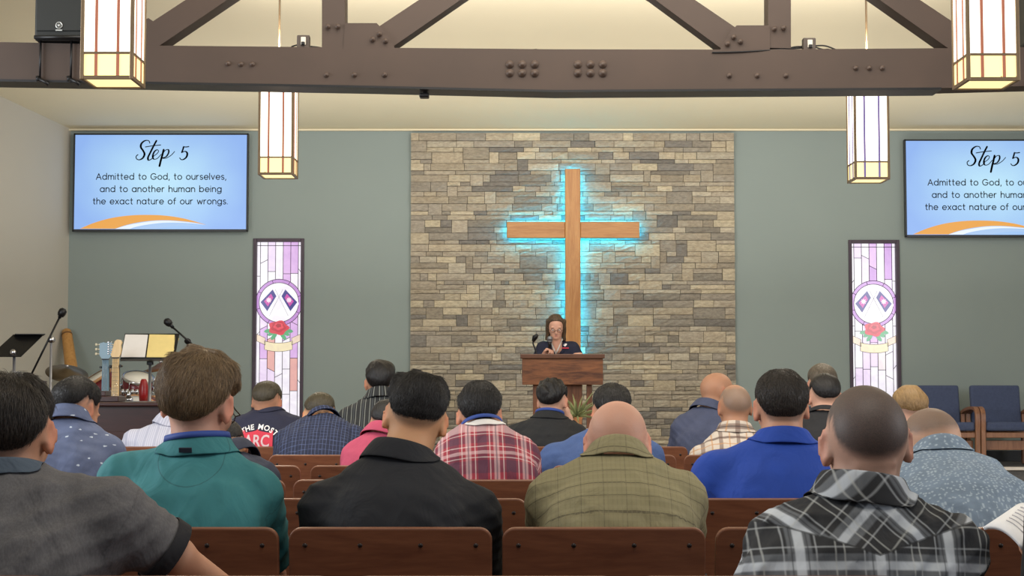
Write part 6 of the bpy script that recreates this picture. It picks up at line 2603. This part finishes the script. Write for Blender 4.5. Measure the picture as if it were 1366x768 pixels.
P_BACK = row_person('G', (1098, 545), (1062, 566), (1134, 566), (1097, 508), dn=.5, ds=.5, dh=.56, hip_dy=.4, hw=.076, bow=10, seed=65,
    label='grey brown haired head just behind the plain black shirt man', skin=sk_light,
    hair=dict(mat=h_grey, top=.014, side=.010, nape=-.075), shirt=dict(mat=c_navyd, sleeve=1.0, collar='crew'))

# ---- the speaker at the lectern
YSP = 14.08
sp_ = lambda x, y, o=0.0: at(x, y, YSP + o)
ladyhip = Vector((sp_(744, 500).x, YSP + .14, STEP_Z + .88))
P_LADY = person(dict(label='woman with glasses in a navy polo speaking at the lectern', neck=sp_(743, 458, .03), sl=sp_(724, 467, .03), sr=sp_(764, 467, .03), head=sp_(741.5, 432, -.06),
    hip=ladyhip, floor=STEP_Z, standing=True, facing='camera', yaw=180, bow=20, roll=0, hw=.068, h=.0075, skin=skin_mat('skin_speaker', S(206, 158, 136)), bw=.88, bd=.85, ra=.86, hump=.02, nr=.048, seed=77,
    arm_l=[sp_(714, 492, -.04), sp_(724.5, 477, -.20)], arm_r=[sp_(776, 488, .0), sp_(773, 474, -.20)],
    hand_l=((.55, -.12, .75), (.75, -.55, .1), .95), hand_r=((-.9, -.25, -.1), (0, 0, -1), .35),
    hair=dict(mat=h_lady, top=.014, side=.012, nape=-.2, long=True), trousers=TROU_D,
    shirt=dict(mat=c_ladyn, sleeve=.95, collar='polo', loose=.010, fold=.002)))
# face: eyes, lips and glasses
I = P_LADY
lroot = I['root']
TT = I['T']
hs = I['hs']
Rm = Matrix(I['R'].tolist())
m_eye = plain('eye_white', S(222, 214, 208), 0.3, var=0.02)
m_iris = plain('dark_iris', S(50, 36, 28), 0.3)
for s in (-1, 1):
    e = MB()
    c = Vector(TT((s * .031, .0865, -.033)))
    bmesh.ops.create_uvsphere(e.bm, u_segments=14, v_segments=10, radius=.0115 * hs, matrix=Matrix.Translation(c))
    eye = e.build('eye', m_eye, lroot, smooth=True)
    ir = MB()
    bmesh.ops.create_uvsphere(ir.bm, u_segments=10, v_segments=8, radius=.0055 * hs, matrix=Matrix.Translation(Vector(TT((s * .030, .0945, -.036)))))
    ir.build('iris', m_iris, eye, smooth=True)
lp = MB()
lp.tube([TT((x, .1005 - abs(x) * 9.0 * abs(x), -.091 - abs(x) * .1)) for x in (-.022, -.012, 0, .012, .022)], [.001, .0042, .005, .0042, .001], 8)
lp.build('lips', plain('lip_colour', S(164, 86, 82), 0.4), lroot)
for s in (-1, 1):
    MB().tube([TT((s * (.031 + x), .096 - abs(x) * .25, -.010 - x * x * 12)) for x in (-.016, -.005, .008, .018)], [.0015, .003, .003, .0012], 6).build('eyebrow', plain('eyebrow_brown', S(70, 52, 42), 0.7), lroot)


def glasses(I, mat):
    TT = I['T']
    g = MB()
    for s in (-1, 1):
        ring = []
        for k in range(21):
            a = 2 * math.pi * k / 20
            ring.append(TT((s * .033 + .023 * math.cos(a), .112 - .006 * abs(math.cos(a)), -.036 + .016 * math.sin(a))))
        g.tube(ring, .0017, 6)
        g.tube([TT((s * .056, .108, -.030)), TT((s * .072, .095, -.028)), TT((s * .080, .04, -.026)), TT((s * .0815, .016, -.020))], .0017, 6)
    g.tube([TT((-.010, .112, -.032)), TT((0, .115, -.030)), TT((.010, .112, -.032))], .0016, 6)
    return g.build('glasses', mat, I['root'])


m_specs = plain('dark_spectacle_frame', S(36, 26, 26), 0.3)
glasses(P_LADY, m_specs)
glasses(P_TEAL, m_specs)


# things printed on or hanging over clothing: laid on the shirt by projecting along the view depth
def bvh_of(I):
    me = I['shirt'].data
    return BVHTree.FromPolygons([v.co[:] for v in me.vertices], [p.vertices[:] for p in me.polygons])


def lay_on(I, pts2d, faces, name, mat, sgn, lift, parent=None):
    """pts2d: (x, z) in the root's frame; sgn -1 = onto the back (seen from the hall), from low y"""
    bv = bvh_of(I)
    bb = None
    if sgn > 0:
        me = next(c for c in I['root'].children if c.name.startswith('body')).data
        bb = BVHTree.FromPolygons([v.co[:] for v in me.vertices], [p.vertices[:] for p in me.polygons])
    out = []
    last = None
    for x, z in pts2d:
        hit = bv.ray_cast(Vector((x, -2.0, z)), Vector((0, 1, 0)))
        y = hit[0].y if hit[0] is not None else (last if last is not None else 0)
        if bb is not None:
            h2 = bb.ray_cast(Vector((x, -2.0, z)), Vector((0, 1, 0)))
            if h2[0] is not None:
                y = min(y, h2[0].y) if hit[0] is not None else h2[0].y
        last = y
        out.append((x, y - lift, z))
    return new_obj(name, out, faces, mat, parent or I['root'])


def text_mesh(txt, size, bold=0.0, extr=False):
    cu = bpy.data.curves.new('lettering', 'FONT')
    cu.body = txt
    cu.size = size
    cu.align_x = 'CENTER'
    cu.offset = bold
    cu.resolution_u = 3
    ob = bpy.data.objects.new('lettering', cu)
    me = ob.to_mesh()
    bm = bmesh.new()
    bm.from_mesh(me)
    bmesh.ops.triangulate(bm, faces=bm.faces)
    bmesh.ops.subdivide_edges(bm, edges=[e for e in bm.edges if e.calc_length() > size * .25], cuts=1, use_grid_fill=True)
    bmesh.ops.triangulate(bm, faces=bm.faces)
    vs_ = [(v.co.x, v.co.y) for v in bm.verts]
    bm.verts.index_update()
    fs = [tuple(v.index for v in f.verts) for f in bm.faces]
    bm.free()
    ob.to_mesh_clear()
    bpy.data.objects.remove(ob)
    bpy.data.curves.remove(cu)
    return vs_, fs


def arc_tee():
    I = P_ARC
    off = Vector(I['off'])
    d = ROWD['G'] + .2
    P = lambda px, py: at(px, py, d) - off
    k = d / F_PX
    m_r = plain('red_print', S(198, 52, 72), 0.8, var=0.03)
    m_w = plain('white_print', S(226, 222, 222), 0.8, var=0.02)
    m_p = plain('grey_pink_print', S(206, 178, 182), 0.8, var=0.03)
    # shield: grid so that it follows the back
    cx = 346
    top = lambda u: 572 + 5.0 * abs(u) ** 0.5 * (1 if abs(u) < .55 else 1) - (3.5 if abs(u) > .8 else 0)
    pts, fc = [], []
    nx, nz = 24, 16
    for j in range(nz + 1):
        for i in range(nx + 1):
            u = -1 + 2 * i / nx
            t = top(u)
            b = 622 - 18 * abs(u) ** 2.2
            q = P(cx + 21 * u, t + (b - t) * j / nz)
            pts.append((q.x, q.z))
    for j in range(nz):
        for i in range(nx):
            a = j * (nx + 1) + i
            fc.append((a, a + 1, a + nx + 2, a + nx + 1))
    sh = lay_on(I, pts, fc, 'shield_print', m_r, -1, .006)
    v, f = text_mesh('ARC', 22 * k, .0016)
    c = P(cx, 594.5)
    lay_on(I, [(c.x + x * .78, c.z + y) for x, y in v], f, 'lettering', m_p, -1, .009, sh)
    # arched words above the shield
    words = 'DOING THE MOST GOOD'
    Rr = 30 * k
    cc = P(cx, 596)
    ang = RAD(200)
    adv = {'I': .36, ' ': .42, 'M': .98, 'G': .90, 'O': .92, 'D': .86, 'N': .86}
    tot = sum(adv.get(ch, .74) for ch in words)
    size = 9.6 * k
    span = tot * size * .84 / Rr
    a = math.pi / 2 + span / 2 - .04
    V, Fc = [], []
    for ch in words:
        w = adv.get(ch, .74) * size * .84 / Rr
        a -= w / 2
        if ch != ' ':
            v, f = text_mesh(ch, size, .0011)
            i0 = len(V)
            for x, y in v:
                r = Rr + y
                th = a - math.pi / 2
                V.append((cc.x + math.cos(a) * Rr + x * math.cos(th) - y * math.sin(th), cc.z + math.sin(a) * Rr * .80 + x * math.sin(th) + y * math.cos(th)))
            Fc += [tuple(i0 + q for q in t) for t in f]
        a -= w / 2
    lay_on(I, V, Fc, 'lettering', m_w, -1, .006)


arc_tee()


def lady_details():
    I = P_LADY
    off = Vector(I['off'])
    d = YSP - .1
    P = lambda px, py: at(px, py, d) - off
    m_w = plain('white_print', S(226, 222, 222))
    pts = []
    for i in range(24):
        t = 2 * math.pi * i / 24
        hx, hz = 16 * math.sin(t) ** 3, 13 * math.cos(t) - 5 * math.cos(2 * t) - 2 * math.cos(3 * t) - math.cos(4 * t)
        q = P(754 + hx * .17, 459.5 - hz * .16)
        pts.append((q.x, q.z))
    c = P(754, 459.5)
    n = len(pts)
    lay_on(I, pts + [(c.x, c.z)], [(i, (i + 1) % n, n) for i in range(n)], 'chest_emblem', m_w, 1, .010)
    q0, q1 = P(750, 463.2), P(759, 464.6)
    lay_on(I, [(q0.x, q0.z), (q1.x, q0.z), (q1.x, q1.z), (q0.x, q1.z)], [(0, 1, 2, 3)], 'chest_lettering', plain('red_print', S(198, 52, 72)), 1, .010)
    # white lanyard in a V down the chest
    V, Fc = [], []
    for a, b in (((734, 453), (742, 472)), ((751, 451), (741.5, 472))):
        for k in range(9):
            t = k / 8
            x, y = a[0] + (b[0] - a[0]) * t, a[1] + (b[1] - a[1]) * t
            for s in (-.9, .9):
                q = P(x + s, y)
                V.append((q.x, q.z))
    for s in (0, 18):
        for k in range(8):
            Fc.append((s + 2 * k, s + 2 * k + 1, s + 2 * k + 3, s + 2 * k + 2))
    lay_on(I, V, Fc, 'lanyard', lan_white, 1, .012)
    # hand microphone
    Wr, hd, pn, sd = I['hands'][0]
    g = Vector(Wr + hd * .075 + pn * .022) + off
    top = at(733.5, 452.5, g.y - .03)
    ax = (top - g).normalized()
    mic = empty('microphone', g)
    tag(mic, 'grey hand microphone held by the woman at the lectern', 'microphone')
    L = (top - g).length
    MB().tube([-ax * .10, ax * (L - .05), ax * (L - .02)], [.011, .014, .019], 14).build('handle', m_blackmetal, mic)
    MB().tube([ax * (L - .022), ax * (L - .016), ax * (L - .016 + .008)], [.022, .026, .026], 16).tube([ax * (L - .01), ax * (L + .012), ax * (L + .026), ax * (L + .032)], [.024, .0255, .018, .004], 16).build('grille', plain('steel_mesh', S(128, 130, 134), 0.4, metal=.6), mic)


lady_details()

# label tab on the teal collar
tb = P_TEAL
q = Vector(tb['N'] + tb['ndir'] * .004) + Vector((-.012, -.092, 0))
MB().box(q, (.034, .004, .014), rot=R3('X', RAD(20)), bevel=.001).build('collar_tab', plain('dark_tab', S(40, 44, 58)), tb['root'])

# booklet held by the person at the right edge
bk = at(1352, 712, ROWD['A'] + .62)
bo = empty('booklet', bk)
tag(bo, 'open white booklet held at the right edge of the photo', 'booklet')
m_paper = plain('white_paper', S(224, 224, 226), .8, var=.02)
D = ROWD['A'] + .62
lp_ = [at(1311, 703, D), at(1366, 731, D - .10), at(1392, 690, D + .02), at(1352, 676, D + .14)]
rows = 10
for nm, (p00, p10, p11, p01), bulge in (('page', lp_, .02), ('page', [lp_[1], at(1430, 742, D - .1), at(1448, 700, D + .04), lp_[2]], .015)):
    V, Fc = [], []
    for i in range(rows + 1):
        u = i / rows
        for j in range(5):
            w = j / 4
            p = (p00 * (1 - u) + p10 * u) * (1 - w) + (p01 * (1 - u) + p11 * u) * w - bk
            p.z += bulge * math.sin(math.pi * u) ** 0.8
            V.append(p)
    for i in range(rows):
        for j in range(4):
            a = i * 5 + j
            Fc.append((a, a + 5, a + 6, a + 1))
    o = new_obj(nm, V, Fc, m_paper, bo, smooth=True)
    so = o.modifiers.new('thickness', 'SOLIDIFY')
    so.thickness = .008
    so.offset = -1
    if bulge == .02:
        pr = MB()
        for r_ in range(6):
            w = .80 - r_ * .11
            seg = []
            for u in np.linspace(.42, .42 + .4 + .06 * (r_ % 2), 6):
                p = (p00 * (1 - u) + p10 * u) * (1 - w) + (p01 * (1 - u) + p11 * u) * w - bk
                p.z += bulge * math.sin(math.pi * u) ** .8 + .0015
                seg.append(p)
            pr.tube(seg, .0013, 4)
        pr.build('printed_line', plain('pale_print', S(176, 172, 176)), o)
